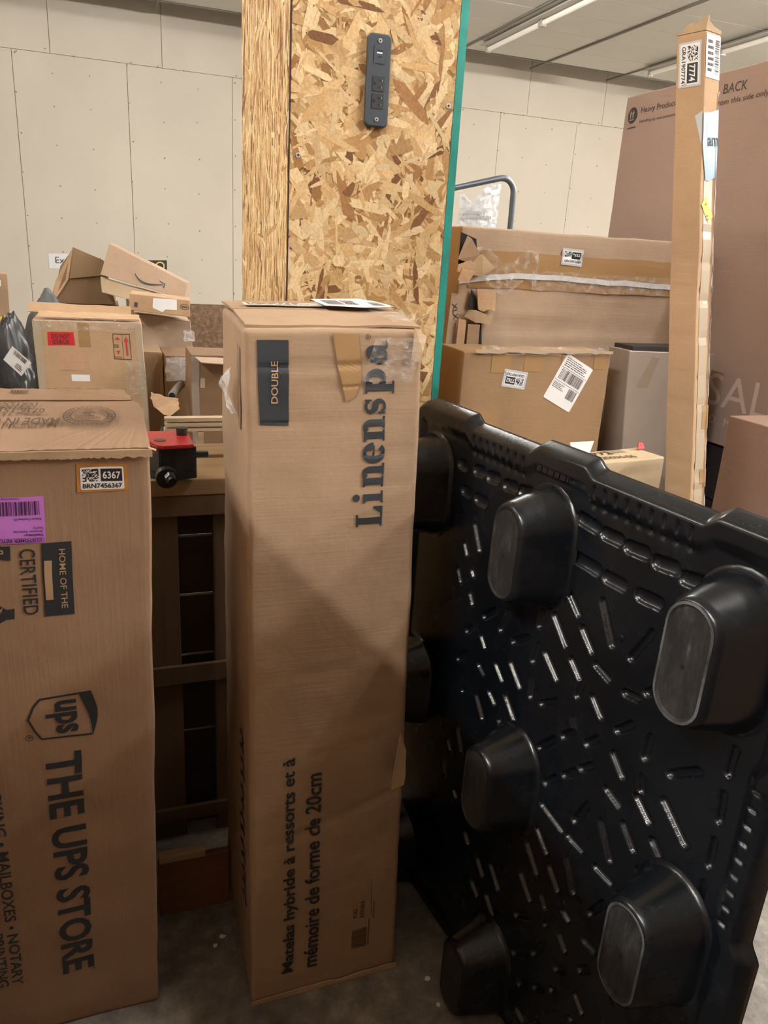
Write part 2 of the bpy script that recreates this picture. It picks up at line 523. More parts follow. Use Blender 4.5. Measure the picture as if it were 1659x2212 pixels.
def rrect(x0, y0, x1, y1, r, n=4):
    out = []
    for cx, cy, a in ((x1 - r, y0 + r, -90), (x1 - r, y1 - r, 0), (x0 + r, y1 - r, 90), (x0 + r, y0 + r, 180)):
        for k in range(n + 1):
            t = math.radians(a + 90 * k / n); out.append((cx + r * math.cos(t), cy + r * math.sin(t)))
    return out
def stock_sticker(face, t, x, y, ang, wdt, code, short, seed, border=PAPER_GREY, bw=0.006, scrawl=True, lift=0.0):
    """white stock sticker: square code, black field with the short number, full number below. x, y: centre."""
    T = turner(x, y, ang); h = wdt * 0.58
    st = Print(face).poly(rrect(-wdt / 2 - bw, -h / 2 - bw, wdt / 2 + bw, h / 2 + bw, 0.003)).build('sticker', border, t, 0.0009 + lift, T, label='stock sticker numbered ' + code)
    Print(face).poly(rrect(-wdt / 2, -h / 2, wdt / 2, h / 2, 0.0025)).build('sticker_paper', PAPER, st, 0.0013 + lift, T)
    p = Print(face).cells(-wdt * 0.45, -h * 0.13, -wdt * 0.08, h * 0.42, 12, seed)
    p.poly([(-wdt * 0.03, -h * 0.13), (wdt * 0.46, -h * 0.13), (wdt * 0.46, h * 0.42), (-wdt * 0.03, h * 0.42)])
    p.text(code, -wdt * 0.45, -h * 0.43, wdt * 0.9, h * 0.21, bold=0.02)
    if scrawl:
        p.ribbon([(wdt * 0.46 + 0.001, -h * 0.4), (wdt * 0.5, -h * 0.3), (wdt * 0.46, -h * 0.2), (wdt * 0.5, -h * 0.15)], 0.0012)
    p.build('sticker_print', LABEL_BLACK, st, 0.0017 + lift, T)
    Print(face).text(short, wdt * 0.01, -h * 0.02, wdt * 0.41, h * 0.32, bold=0.02).build('sticker_number', PAPER, st, 0.0021 + lift, T)
    return st
def ship_label(face, t, x, y, ang, wd, h, seed, name='shipping_label', label=None):
    T = turner(x, y, ang)
    st = Print(face).poly(rrect(-wd / 2, -h / 2, wd / 2, h / 2, 0.003)).build(name, PAPER, t, 0.0010, T, label=label or 'white shipping label')
    p = Print(face).lines(-wd * 0.42, h * 0.26, wd * 0.42, h * 0.46, 5, seed, 0.4)
    p.rect(-wd * 0.47, h * 0.225, wd * 0.47, h * 0.232)
    p.bars(-wd * 0.40, -h * 0.02, wd * 0.42, h * 0.20, seed + 1)
    p.rect(-wd * 0.47, -h * 0.065, wd * 0.47, -h * 0.058)
    p.lines(-wd * 0.44, -h * 0.22, 0, -h * 0.09, 4, seed + 2, 0.4)
    p.bars(wd * 0.12, -h * 0.30, wd * 0.42, -h * 0.09, seed + 3)
    p.build('label_print', INK_SOFT, st, 0.0014, T)
    return st

# ------------------------------------------------------------------ the hall
WY = 10.6
def struct(o, label=None):
    o['kind'] = 'structure'
    if label: o['label'] = label
    return o
fl = struct(boxo('floor', (-6, 12, -6, WY + 0.1, -0.1, 0.0), CONCRETE), 'dark worn concrete floor')
wb = struct(boxo('wall_back', (-6, 12, WY + 0.012, WY + 0.12, 0, 4.7), SEAM), 'cream painted wall of nailed board sheets')
struct(boxo('wall_left', (-6.1, -6, -6, WY, 0, 4.7), WALL), 'cream wall at the far side')
struct(boxo('wall_right', (12, 12.1, -6, WY, 0, 4.7), WALL), 'cream wall on the other side')
struct(boxo('wall_front', (-6, 12, -6.1, -6, 0, 4.7), KRAFT_DIM), 'unseen wall behind the viewer, coloured dark to cut bounced light')  # unseen wall, dark colour chosen to cut bounce onto the goods
# wall sheets with open joints between them
G = 0.006
rows = [(0.0, 3.462, -0.872), (3.462, 4.7, -0.470)]
for z0, z1, xs in rows:
    k0 = math.floor((-6 - xs) / 1.2235)
    x = xs + k0 * 1.2235
    while x < 12:
        a, b = max(x, -6), min(x + 1.2235, 12)
        if b - a > 0.02:
            boxo('panel', (a + G / 2, b - G / 2, WY, WY + 0.02, z0 + G / 2, z1 - G / 2), WALL, wb)
        x += 1.2235
bm = bmesh.new()
rn = random.Random(5)
for k in range(-2, 9):
    xs = -0.872 + 1.2235 * k
    for dxn, zs in ((0.02, 0.42), (0.40, 0.40), (0.81, 0.40)):
        z = 0.5
        while z < 3.45:
            add_cyl(bm, (xs + dxn + rn.uniform(-0.02, 0.02), WY + 0.001, z + rn.uniform(-0.04, 0.04)), (0, -1, 0), rn.uniform(0.007, 0.011), 0.004, 6)
            z += zs
    for q in range(3):
        add_cyl(bm, (xs + 0.3 * q + 0.05, WY + 0.001, 3.43 + rn.uniform(0, 0.09)), (0, -1, 0), 0.009, 0.004, 6)
nl = bm_obj('nail_heads', bm, NAIL, wb); nl['kind'] = 'stuff'

# hung ceiling that stops short of the wall, dark void above
ce = struct(boxo('ceiling', (-6, 12, -6, 10.02, 4.035, 4.08), TBAR), 'hung ceiling of pale panels')
struct(boxo('roof', (-6, 12, -6, WY + 0.1, 4.7, 4.8), DARKBOX), 'dark roof void above the hung ceiling')
tile_me = None
BX = 5.54
xs = [BX + 1.213 * k for k in range(-6, 4)]
for ix in xs:
    for iy in range(7):
        y1 = 10.01 - iy * 0.62; y0 = y1 - 0.612
        if tile_me is None:
            bm = bmesh.new(); add_box(bm, 0.012, 1.201, 0, 0.612, 0, 0.02)
            bmesh.ops.bevel(bm, geom=bm.edges[:], offset=0.004, segments=1, affect='EDGES')
            tile_me = bpy.data.meshes.new('tile'); bm.to_mesh(tile_me); bm.free(); tile_me.materials.append(TILE)
        o = link('tile', tile_me, None, ce)
        o.location = (ix, y0, 4.015 + rn.uniform(-0.002, 0.002))
boxo('ceiling_sheet', (-6, 12, -6, 10.01 - 7 * 0.62, 4.012, 4.036), TILE, ce)
for ix in xs + [xs[-1] + 1.213]:
    boxo('tee_bar', (ix - 0.014, ix + 0.014, 4, 10.44, 3.996, 4.014), TBAR, ce)
boxo('edge_bar', (-6, 12, 10.01, 10.03, 4.0, 4.04), TBAR, ce)

def strip_lamp(x, y0, y1, lit, label, group=None, watts=0):
    t = thing('strip_light', label, 'ceiling light', (x, (y0 + y1) / 2, 3.93), group)
    bm = bmesh.new()
    prof = [(-0.035, 4.0), (0.035, 4.0), (0.085, 3.965), (0.085, 3.955), (0.03, 3.965), (-0.03, 3.965), (-0.085, 3.955), (-0.085, 3.965)]
    A = [bm.verts.new((x + a, y0, z)) for a, z in prof]; B = [bm.verts.new((x + a, y1, z)) for a, z in prof]
    n = len(prof)
    for i in range(n): bm.faces.new((A[i], A[(i + 1) % n], B[(i + 1) % n], B[i]))
    bm.faces.new(A[::-1]); bm.faces.new(B)
    bmesh.ops.recalc_face_normals(bm, faces=bm.faces[:])
    bm_obj('housing', bm, LAMP_METAL, t)
    L = (y1 - y0); k = max(1, round(L / 1.22))
    glow = plain('lit_tube_%d' % watts, (0.9, 0.88, 0.8), 0.4, emit=LAMP_COL, estr=watts * 2.45 / L / 0.96) if watts else None
    for j in range(k):
        a = y0 + L * j / k + 0.02; b = y0 + L * (j + 1) / k - 0.02
        cylo('tube', (x + 0.03, a, 3.935), (0, 1, 0), 0.026, b - a, glow or TUBE_FAINT, t, 12)
        boxo('socket', (x - 0.01, x + 0.06, a - 0.012, a + 0.012, 3.90, 3.965), LAMP_METAL, t)
        boxo('socket', (x - 0.01, x + 0.06, b - 0.012, b + 0.012, 3.90, 3.965), LAMP_METAL, t)
    return t
strip_lamp(4.46, 7.0, 9.58, False, 'unlit white strip light, given a faint glow, on the ceiling beside the board-clad column')
strip_lamp(6.75, 6.9, 9.50, False, 'unlit white strip light, given a faint glow, running behind the tall thin carton')
LAMP_WHERE = ['over the aisle beyond the store carton', 'over the near end of the pallet', 'over the far side past the pallet', 'straight above the pallet', 'level with the workbench, added unseen to brighten the column side', 'above the parcel heap, added unseen to brighten the wall', 'above the board bin, added unseen to brighten the wall', 'above the torn carton, added unseen to brighten the wall', 'above the big furniture carton, added unseen to brighten wall and ceiling', 'far beyond the furniture carton, added unseen to brighten wall and ceiling']
for (x, a, b, wt), wh in zip(LAMPS, LAMP_WHERE):
    strip_lamp(x, a, b, True, 'lit white strip light hung from the ceiling ' + wh, 'lit ceiling strip lights', wt)

# paper signs on the wall
t = thing('paper_sign', 'white paper notice lettered Exp taped to the cream wall', 'sign', (-0.50, WY, 1.13))
f = Face((-0.655, WY - 0.004, 1.13), (-0.36, WY - 0.004, 1.14), (-0.36, WY - 0.004, 1.315), (-0.655, WY - 0.004, 1.30))
Print(f).rect(0, 0, f.W, f.H).build('sheet', PAPER, t, 0.001, cut=0)
Print(f).text('Exp', 0.075, 0.035, h=0.10).build('lettering', INK, t, 0.003, cut=0)
t = thing('hazard_sign', 'small black sign with a yellow emblem on the cream wall', 'sign', (0.59, WY, 1.17))
f = Face((0.44, WY - 0.004, 1.16), (0.735, WY - 0.004, 1.175), (0.735, WY - 0.004, 1.295), (0.44, WY - 0.004, 1.28))
Print(f).rect(0, 0, f.W, f.H).build('plate', LABEL_BLACK, t, 0.001, cut=0)
Print(f).ring(0.21, 0.05, 0.05, 0.045, 0.016).rect(0.17, 0.005, 0.25, 0.02).build('emblem', YELLOW, t, 0.003, cut=0)

# ------------------------------------------------------------------ board-clad column with the power outlet
def strands(face, n, seed, zr, lr=(0.025, 0.10), wr=(0.004, 0.017), bias=0.0, tint=1.0):
    """OSB strands: thin irregular flakes pressed flat, each with its own tone"""
    r = random.Random(seed)
    pal = [(0.66, 0.455, 0.23)] * 6 + [(0.74, 0.56, 0.32)] * 5 + [(0.57, 0.365, 0.165)] * 6 + [(0.45, 0.26, 0.105)] * 3 + [(0.33, 0.165, 0.06)] * 2 + [(0.20, 0.09, 0.035)]
    vs, fs, cols = [], [], []
    for i in range(n):
        L = r.uniform(*lr) * (0.6 if r.random() < 0.5 else 1); W = r.uniform(*wr)
        a = r.uniform(0, PI) if r.random() > bias else PI / 2 + r.gauss(0, 0.16)
        cx = r.uniform(0.0, face.W); cy = r.uniform(*zr)
        pts = [(-L / 2, r.uniform(-.5, .1) * W), (-L * 0.3, -W * r.uniform(.3, .6)), (L * 0.3, -W * r.uniform(.3, .6)), (L / 2, r.uniform(-.3, .4) * W), (L * 0.28, W * r.uniform(.3, .6)), (-L * 0.32, W * r.uniform(.3, .6))]
        c = r.choice(pal); k = r.uniform(0.85, 1.12) * tint
        c = (min(1, c[0] * k), min(1, c[1] * k), min(1, c[2] * k), 1)
        off = 0.0002 + 0.0012 * i / n
        b0 = len(vs)
        ca, sa = math.cos(a), math.sin(a)
        for x, y in pts:
            px = min(max(cx + ca * x - sa * y, 0.0005), face.W - 0.0005); py = cy + sa * x + ca * y
            vs.append(face.at(px, py, off + r.uniform(0, 0.0003)))
        fs.append(tuple(range(b0, b0 + 6))); cols.append(c)
    me = bpy.data.meshes.new('strands')
    me.from_pydata(vs, [], fs)
    at = me.color_attributes.new('tint', 'FLOAT_COLOR', 'CORNER')
    flat = []
    for c in cols: flat += list(c) * 6
    at.data.foreach_set('color', flat)
    me.update()
    return me
CX0, CX1, CYF, CYB = 0.378, 0.748, 1.75, 2.36
col = thing('board_clad_column', 'square column clad in oriented strand board with one teal painted edge', 'column', (0.57, 2.05, 0))
boxo('front_panel', (CX0 + 0.0004, CX1, CYF, CYF + 0.018, 0, 3.996), OSB_BASE, col)
boxo('side_panel', (CX0, CX0 + 0.018, CYF + 0.0185, CYB, 0, 3.996), OSB_BASE, col)
boxo('back_panel', (CX0 + 0.019, CX1, CYB - 0.018, CYB, 0, 3.996), OSB_BASE, col)
sp = boxo('edge_panel', (CX1 + 0.0005, CX1 + 0.0185, CYF + 0.0005, CYB, 0, 3.996), OSB_BASE, col)
sp = boxo('painted_edge', (CX1 + 0.0005, CX1 + 0.0190, CYF - 0.0010, CYF + 0.0004, 0, 3.996), TEAL, sp)
sp['label'] = 'board edge painted teal'
ff = Face((CX0, CYF, 0), (CX1, CYF, 0), (CX1, CYF, 4), (CX0, CYF, 4))
fs_ = Face((CX0, CYB, 0), (CX0, CYF + 0.0, 0), (CX0, CYF, 4), (CX0, CYB, 4))
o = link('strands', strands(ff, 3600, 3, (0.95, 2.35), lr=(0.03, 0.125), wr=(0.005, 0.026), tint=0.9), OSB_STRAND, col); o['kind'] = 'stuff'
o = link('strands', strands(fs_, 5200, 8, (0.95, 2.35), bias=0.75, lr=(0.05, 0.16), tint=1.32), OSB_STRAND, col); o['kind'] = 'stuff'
boxo('joint_strip', (CX0 - 0.0008, CX0 + 0.0022, CYF - 0.0018, CYF + 0.002, 0.9, 2.4), plain('joint_dark', (0.03, 0.012, 0.008), 0.8), col)
for px, pz in ((0.398, 1.735), (0.735, 1.865)):
    s = cylo('screw', (px, CYF - 0.0008, pz), (0, -1, 0), 0.0055, 0.0022, ZINC, col, 14)
    b2 = bmesh.new()
    add_box(b2, px - 0.003, px + 0.003, CYF - 0.0038, CYF - 0.003, pz - 0.0007, pz + 0.0007)
    add_box(b2, px - 0.0007, px + 0.0007, CYF - 0.0038, CYF - 0.003, pz - 0.003, pz + 0.003)
    bm_obj('screw_slot', b2, HOLE, s)

# outlet strip: face centre near x .566, z 1.892
out = thing('power_outlet', 'black power strip with two sockets and a charging port screwed to the column', 'outlet', (0.566, CYF - 0.002, 1.80))
ow, oh, od = 0.0515, 0.176, 0.014
ox, oz = 0.5655, 1.8925
bm = bmesh.new()
R0 = rrect(-ow / 2, -oh / 2, ow / 2, oh / 2, 0.010, 5); R1 = rrect(-ow / 2 + 0.003, -oh / 2 + 0.003, ow / 2 - 0.003, oh / 2 - 0.003, 0.008, 5)
La = [bm.verts.new((ox + a, CYF - 0.0015, oz + b)) for a, b in R0]; Lb = [bm.verts.new((ox + a, CYF - od + 0.003, oz + b)) for a, b in R0]; Lc = [bm.verts.new((ox + a, CYF - od, oz + b)) for a, b in R1]
n = len(R0)
for A, B in ((La, Lb), (Lb, Lc)):
    for i in range(n): bm.faces.new((A[i], A[(i + 1) % n], B[(i + 1) % n], B[i]))
bm.faces.new(Lc); bm.faces.new(La[::-1])
bmesh.ops.recalc_face_normals(bm, faces=bm.faces[:])
bm_obj('plate', bm, OUTLET_GREY, out)
yo = CYF - od
fo = Face((ox - ow / 2, yo, oz - oh / 2), (ox + ow / 2, yo, oz - oh / 2), (ox + ow / 2, yo, oz + oh / 2), (ox - ow / 2, yo, oz + oh / 2))
for zc in (0.050, 0.083):
    so = Print(fo).poly(rrect(0.0125, zc - 0.0145, 0.0375, zc + 0.0125, 0.001)).build('socket', OUTLET_DARK, out, 0.0004, cut=0, thick=0.0006)
    fr = Print(fo).rect(0.0118, zc - 0.0152, 0.0382, zc - 0.0144).rect(0.0118, zc + 0.0124, 0.0382, zc + 0.0132).rect(0.0118, zc - 0.0144, 0.0124, zc + 0.0124).rect(0.0376, zc - 0.0144, 0.0382, zc + 0.0124)
    fr.build('socket_rim', HOLE, so, 0.0006, cut=0)
    Print(fo).rect(0.0255, zc + 0.0045, 0.0345, zc + 0.0075).rect(0.0255, zc - 0.0085, 0.0335, zc - 0.0055).disc(0.0175, zc - 0.0008, 0.003, 0.003, 12).rect(0.0145, zc - 0.0038, 0.0178, zc + 0.0022).build('slots', HOLE, so, 0.0013, cut=0)
    Print(fo).rect(0.0335, zc + 0.0045, 0.0345, zc + 0.0075).rect(0.0325, zc - 0.0085, 0.0335, zc - 0.0055).build('contact', ZINC, so, 0.0015, cut=0)
us = Print(fo).poly(rrect(0.013, 0.120, 0.037, 0.153, 0.001)).build('charging_port', OUTLET_GREY, out, 0.0004, cut=0, thick=0.0008)
Print(fo).rect(0.0185, 0.1405, 0.0315, 0.1455).rect(0.0205, 0.131, 0.0295, 0.1345).build('port_opening', HOLE, us, 0.0014, cut=0)
Print(fo).rect(0.0187, 0.1385, 0.0310, 0.1412).build('port_tongue', PAPER, us, 0.0016, cut=0)
for zc in (0.0145, 0.1625):
    s = cylo('screw', (ox - 0.0005, yo + 0.0005, oz - oh / 2 + zc), (0, -1, 0), 0.0042, 0.0022, ZINC, out, 16)
    b2 = bmesh.new(); xx, zz = ox - 0.0005, oz - oh / 2 + zc
    add_box(b2, xx - 0.0022, xx + 0.0022, yo - 0.0025, yo - 0.0016, zz - 0.0006, zz + 0.0006)
    add_box(b2, xx - 0.0006, xx + 0.0006, yo - 0.0025, yo - 0.0016, zz - 0.0022, zz + 0.0022)
    bm_obj('screw_slot', b2, HOLE, s)

# ------------------------------------------------------------------ tall mattress carton
def groove(lines):
    """creases: (y at the left, y at the right, depth, half width, x0, x1)"""
    def f(x, y):
        d = 0.0
        for ya, yb, dep, hw, x0, x1 in lines:
            if x < x0 or x > x1: continue
            k = (x - x0) / (x1 - x0)
            q = (y - (ya + (yb - ya) * k)) / hw
            if abs(q) < 3: d -= dep * math.exp(-q * q) * min(1, 4 * k + 0.15, 4 * (1 - k) + 0.15)
        return d
    return f
LB = [(0.2129, 1.215, 0), (0.5409, 1.2196, 0), (0.540, 1.575, 0), (0.214, 1.575, 0), (0.2015, 1.243, 1.4235), (0.5125, 1.250, 1.4275), (0.520, 1.585, 1.440), (0.212, 1.585, 1.427)]
lin_cr = groove([(1.365, 1.367, 0.003, 0.006, 0, 0.32), (1.270, 1.272, 0.0016, 0.004, 0.0, 0.32), (1.062, 1.060, 0.0014, 0.003, 0, 0.32), (1.150, 1.152, 0.0016, 0.004, 0.16, 0.32), (1.33, 1.332, 0.0016, 0.003, 0.10, 0.27),
    (1.21, 1.212, 0.0016, 0.003, 0.2, 0.32), (0.790, 0.812, 0.0018, 0.004, 0.06, 0.32), (0.765, 0.772, 0.0016, 0.004, 0.12, 0.32), (0.66, 0.685, 0.0016, 0.004, 0.15, 0.32), (0.60, 0.635, 0.002, 0.005, 0.10, 0.30),
    (0.40, 0.495, 0.006, 0.008, 0.02, 0.32), (0.41, 0.46, 0.0022, 0.005, 0.12, 0.32), (0.315, 0.385, 0.003, 0.005, 0.12, 0.32), (0.285, 0.34, 0.0018, 0.004, 0.10, 0.3), (0.035, 0.03, 0.003, 0.006, 0, 0.32)])
def lin_front(x, y):
    d = lin_cr(x, y)
    d -= 0.016 * math.exp(-((x - 0.315) / 0.030) ** 2 - ((y - 0.555) / 0.055) ** 2)
    d += 0.010 * math.exp(-((x - 0.16) / 0.15) ** 2 - ((y - 0.75) / 0.4) ** 2)
    return d
lin, LF = carton('mattress_carton', 'tall brown mattress carton standing upright against the board-clad column', 'box', LB, KRAFT, 0.0028, 0.012, {'front': lin_front}, bev=0.010)
F = LF['front']
Print(F).poly([(0.0235, 1.268), (0.0745, 1.2665), (0.0735, 1.408), (0.0220, 1.409)]).build('printed_panel', INK, lin, 0.0012, cut=0.004)
Print(F).text('DOUBLE', 0.0555, 1.305, w=0.070, h=0.0115, ang=90, bold=0.012).build('panel_lettering', KRAFT_PRINT, lin, 0.0026, cut=0.004)

def slab_word():
    """heavy slab-serif lettering of the big word, in units with x-height 142"""
    g = Print(None); adv = 0.0
    def sh(dx): return lambda x, y: (x + dx, y)
    def R(x0, y0, x1, y1, M): g.poly([(x0, y0), (x1, y0), (x1, y1), (x0, y1)], M)
    def arc(cx, cy, rx, ry, a0, a1, w0, w1, wm, M, n=26):
        pts = []; ws = []
        for i in range(n + 1):
            t = i / n; a = math.radians(a0 + (a1 - a0) * t)
            pts.append((cx + rx * math.cos(a), cy + ry * math.sin(a)))
            k = abs(math.cos(a)); ws.append((w0 + (w1 - w0) * t) * (1 - k) + wm * k)
        g.ribbon(pts, ws, M)
    # L
    M = sh(0); R(22, 0, 68, 188, M); R(0, 173, 92, 188, M); R(0, 0, 148, 15, M)
    g.poly([(64, 15), (98, 15), (133, 66), (148, 66), (148, 0), (64, 0)], M)
    # i
    M = sh(172); R(20, 0, 66, 142, M); g.poly([(0, 142), (22, 142), (22, 122), (0, 130)], M); R(0, 0, 88, 15, M); g.disc(42, 190, 26, 26, 24, M)
    def enn(dx):
        M = sh(dx); R(20, 0, 65, 142, M); g.poly([(0, 142), (22, 142), (22, 122), (0, 130)], M); R(0, 0, 80, 14, M)
        R(103, 0, 148, 96, M); R(86, 0, 170, 15, M)
        arc(94, 92, 31, 42, 0, 140, 18, 28, 46, M)
    enn(286)
    # e
    M = sh(462); arc(66, 71, 48, 62, 2, 318, 19, 22, 50, M, 40); R(22, 66, 118, 80, M)
    enn(606)
    # s
    M = sh(786)
    pts = []; ws = []
    for i in range(31):
        t = i / 30
        if t < 0.5:
            a = math.radians(20 + 250 * (t / 0.5)); pts.append((57 + 36 * math.cos(a), 103 + 31 * math.sin(a)))
        else:
            a = math.radians(90 - 250 * ((t - 0.5) / 0.5)); pts.append((57 + 40 * math.cos(a), 38 + 33 * math.sin(a)))
        ws.append(20 + 26 * math.exp(-((t - 0.5) / 0.16) ** 2))
    g.ribbon(pts, ws, M); R(90, 96, 104, 142, M); R(8, 0, 22, 48, M)
    # p
    M = sh(928); R(20, -62, 65, 142, M); g.poly([(0, 142), (24, 142), (24, 122), (0, 130)], M); R(0, -62, 88, -48, M)
    arc(92, 70, 46, 62, -150, 150, 19, 19, 50, M, 36)
    # a
    M = sh(1118); R(80, 22, 124, 100, M); arc(76, 94, 26, 40, 0, 165, 17, 24, 44, M); g.disc(30, 100, 20, 20, 20, M)
    arc(52, 42, 32, 33, 20, 340, 21, 21, 42, M, 30); g.poly([(122, 40), (122, 18), (140, 14), (158, 20), (158, 8), (132, -3), (104, 4), (84, 30)], M)
    return g
g = slab_word()
k = 0.330 / 1276
T = lambda x, y: (0.2495 - y * 0.000272, 1.0775 + x * k)
wp = Print(F); wp.v = g.v; wp.p = g.p
wp.build('brand_lettering', INK, lin, 0.0018, T, cut=0.006)
Print(F).ring(0.2135, 1.4125, 0.0042, 0.0042, 0.0009).text('R', 0.2155, 1.4107, h=0.0042, ang=90, bold=0.02).build('registered_mark', INK, lin, 0.0014)
Print(F).text('Matelas hybride à ressorts et à', 0.0945, 0.066, w=0.548, h=0.0315, ang=90, bold=0.021).text('mémoire de forme de 20cm', 0.1405, 0.066, w=0.502, h=0.0325, ang=90, bold=0.021).build('product_lettering', INK, lin, 0.0028, cut=0.005)
Print(F).bars(0.2160, 0.083, 0.2490, 0.138, 4, vertical=False).build('barcode', INK_BR, lin, 0.0014)
Print(F).text('FULL', 0.2265, 0.171, h=0.009, ang=90, bold=0.02).text('DOUBLE', 0.2420, 0.168, h=0.009, ang=90, bold=0.02).build('size_lettering', INK_BR, lin, 0.0016)
Print(F).rect(0.2525, 0.085, 0.2545, 0.16).rect(0.2570, 0.17, 0.2580, 0.262).rect(0.2630, 0.16, 0.2645, 0.205).build('fine_print', INK_BR, lin, 0.0014)
Fl = LF['left']
Print(Fl).ribbon([(0.27, 1.39), (0.282, 1.37), (0.268, 1.35), (0.283, 1.33), (0.27, 1.31), (0.284, 1.29), (0.272, 1.27), (0.285, 1.25)], 0.004).rect(0.30, 1.25, 0.308, 1.39).build('side_print', INK_BR, lin, 0.0014)
sl = Print(Fl)
for k2 in range(13):
    sl.ribbon([(0.235, 0.20 + 0.034 * k2), (0.262, 0.215 + 0.034 * k2), (0.285, 0.20 + 0.034 * k2 + 0.012 * (k2 % 2))], 0.011)
o = sl.build('side_lettering', INK, lin, 0.0014); o['kind'] = 'stuff'
# tape runs and the patch of amber tape
Print(F).poly([(0.150, 1.418), (0.196, 1.418), (0.203, 1.345), (0.194, 1.315), (0.176, 1.306), (0.160, 1.36)]).build('tape', TAPE_TAN, lin, 0.0026, cut=0.004)
Ft = LF['top']
Print(Ft).poly([(0.01, 0.10), (0.30, 0.10), (0.30, 0.17), (0.01, 0.17)]).build('tape', TAPE_TAN, lin, 0.0022)
# top flaps: two thin boards meeting along the middle, lifted at the ends
def sheet(name, pts, mat, parent, thick=0.004, wob=0.0, cut=0.02):
    """thin board with real thickness from a 3d outline"""
    bm = bmesh.new()
    f = bm.faces.new([bm.verts.new(V(p)) for p in pts])
    bm.normal_update(); nn = f.normal.copy()
    bmesh.ops.triangulate(bm, faces=bm.faces[:])
    for _ in range(5):
        lg = [e for e in bm.edges if e.calc_length() > cut * 1.7]
        if not lg: break
        bmesh.ops.subdivide_edges(bm, edges=lg, cuts=1)
        bmesh.ops.triangulate(bm, faces=bm.faces[:])
    if wob:
        for v in bm.verts: v.co = wobble(v.co, wob)
    r = bmesh.ops.extrude_face_region(bm, geom=bm.faces[:])
    bmesh.ops.translate(bm, verts=[q for q in r['geom'] if isinstance(q, bmesh.types.BMVert)], vec=nn * thick)
    bmesh.ops.recalc_face_normals(bm, faces=bm.faces[:])
    return bm_obj(name, bm, mat, parent)
def jag(a, b, n, amp, seed, up=(0, 0, 1)):
    """a torn line from a to b"""
    r = random.Random(seed); a, b = V(a), V(b); u = V(up)
    return [a.lerp(b, i / n) + u * (r.uniform(-amp, amp) if 0 < i < n else 0) for i in range(n + 1)]
sheet('flap', [(0.206, 1.256, 1.4245), *jag((0.206, 1.256, 1.4245), (0.510, 1.262, 1.4285), 9, 0.0015, 4)[1:], (0.517, 1.40, 1.441), (0.208, 1.405, 1.436)], KRAFT, lin, 0.004, 0.002)
sheet('flap', [(0.208, 1.415, 1.436), (0.517, 1.410, 1.441), (0.519, 1.580, 1.448), (0.212, 1.580, 1.437)], KRAFT, lin, 0.004, 0.002)
sheet('torn_corner', [(0.493, 1.244, 1.432), (0.517, 1.247, 1.418), (0.508, 1.238, 1.392), *jag((0.505, 1.236, 1.375), (0.488, 1.239, 1.378), 4, 0.003, 9)], TORN, lin, 0.003, 0.002, 0.01)
sheet('torn_edge', [(0.518, 1.232, 0.62), (0.534, 1.235, 0.575), (0.535, 1.232, 0.515), *jag((0.532, 1.229, 0.495), (0.505, 1.226, 0.490), 4, 0.004, 3), (0.509, 1.228, 0.55)], TORN, lin, 0.003, 0.003, 0.012)
sheet('torn_edge', [(0.500, 1.238, 0.80), (0.507, 1.238, 0.805), (0.505, 1.234, 0.765), (0.497, 1.236, 0.772)], TORN, lin, 0.002, 0.001, 0.01)
sheet('bottom_flap_edge', [*jag((0.211, 1.209, 0.012), (0.543, 1.213, 0.014), 12, 0.003, 5), (0.543, 1.2135, 0.001), (0.211, 1.2095, 0.001)], TORN, lin, 0.003, 0.0, 0.02)
ft2 = Face((0.235, 1.43, 1.4435), (0.40, 1.43, 1.4465), (0.40, 1.51, 1.4475), (0.235, 1.515, 1.444))
st = Print(ft2).rect(0, 0, ft2.W, ft2.H * 0.55).build('address_label', PAPER, lin, 0.003, label='white address label')
Print(ft2).lines(0.005, 0.004, ft2.W - 0.01, ft2.H * 0.5, 4, 7).build('label_print', INK_SOFT, st, 0.0036)
ft3 = Face((0.375, 1.40, 1.449), (0.515, 1.385, 1.449), (0.515, 1.545, 1.457), (0.375, 1.55, 1.453))
st = Print(ft3).poly([(0, 0), (0.07, -0.008), (ft3.W, 0.03), (ft3.W - 0.015, 0.10), (0.10, 0.14), (0.0, 0.12)]).build('shipping_label', PAPER, lin, 0.003, label='white shipping label')
Print(ft3).bars(0.012, 0.02, 0.045, 0.10, 5, False).bars(0.10, 0.03, 0.125, 0.08, 6, False).lines(0.05, 0.03, 0.09, 0.1, 6, 8).build('label_print', INK_SOFT, st, 0.0036)
# crumpled clear film at the corner
def crumple(name, pts_fn, nu, nv, mat, parent, amp, seed):
    bm = bmesh.new(); g = []
    for j in range(nv + 1):
        row = []
        for i in range(nu + 1):
            p = V(pts_fn(i / nu, j / nv))
            q = p + noise.noise_vector(p * 45 + V((seed, 0, 0))) * amp
            row.append(bm.verts.new(q))
        g.append(row)
    for j in range(nv):
        for i in range(nu): bm.faces.new((g[j][i], g[j][i + 1], g[j + 1][i + 1], g[j + 1][i]))
    return bm_obj(name, bm, mat, parent)
FILM2 = plain('film_glint', (0.86, 0.87, 0.88), 0.08, alpha=0.45)
crumple('loose_film', lambda u, v: (0.196 - 0.012 * math.sin(PI * v), 1.30 + 0.11 * u * math.sin(PI * min(1, v + 0.15)), 1.27 + 0.10 * v), 14, 14, FILM2, lin, 0.009, 3)
crumple('loose_film', lambda u, v: (0.40 + 0.09 * u + 0.02 * v, 1.236, 1.34 + 0.075 * v), 16, 14, FILM, lin, 0.002, 9)
crumple('loose_film', lambda u, v: (0.45 + 0.07 * u, 1.24 + 0.30 * v, 1.442 + 0.010 * v), 14, 14, FILM, lin, 0.006, 5)

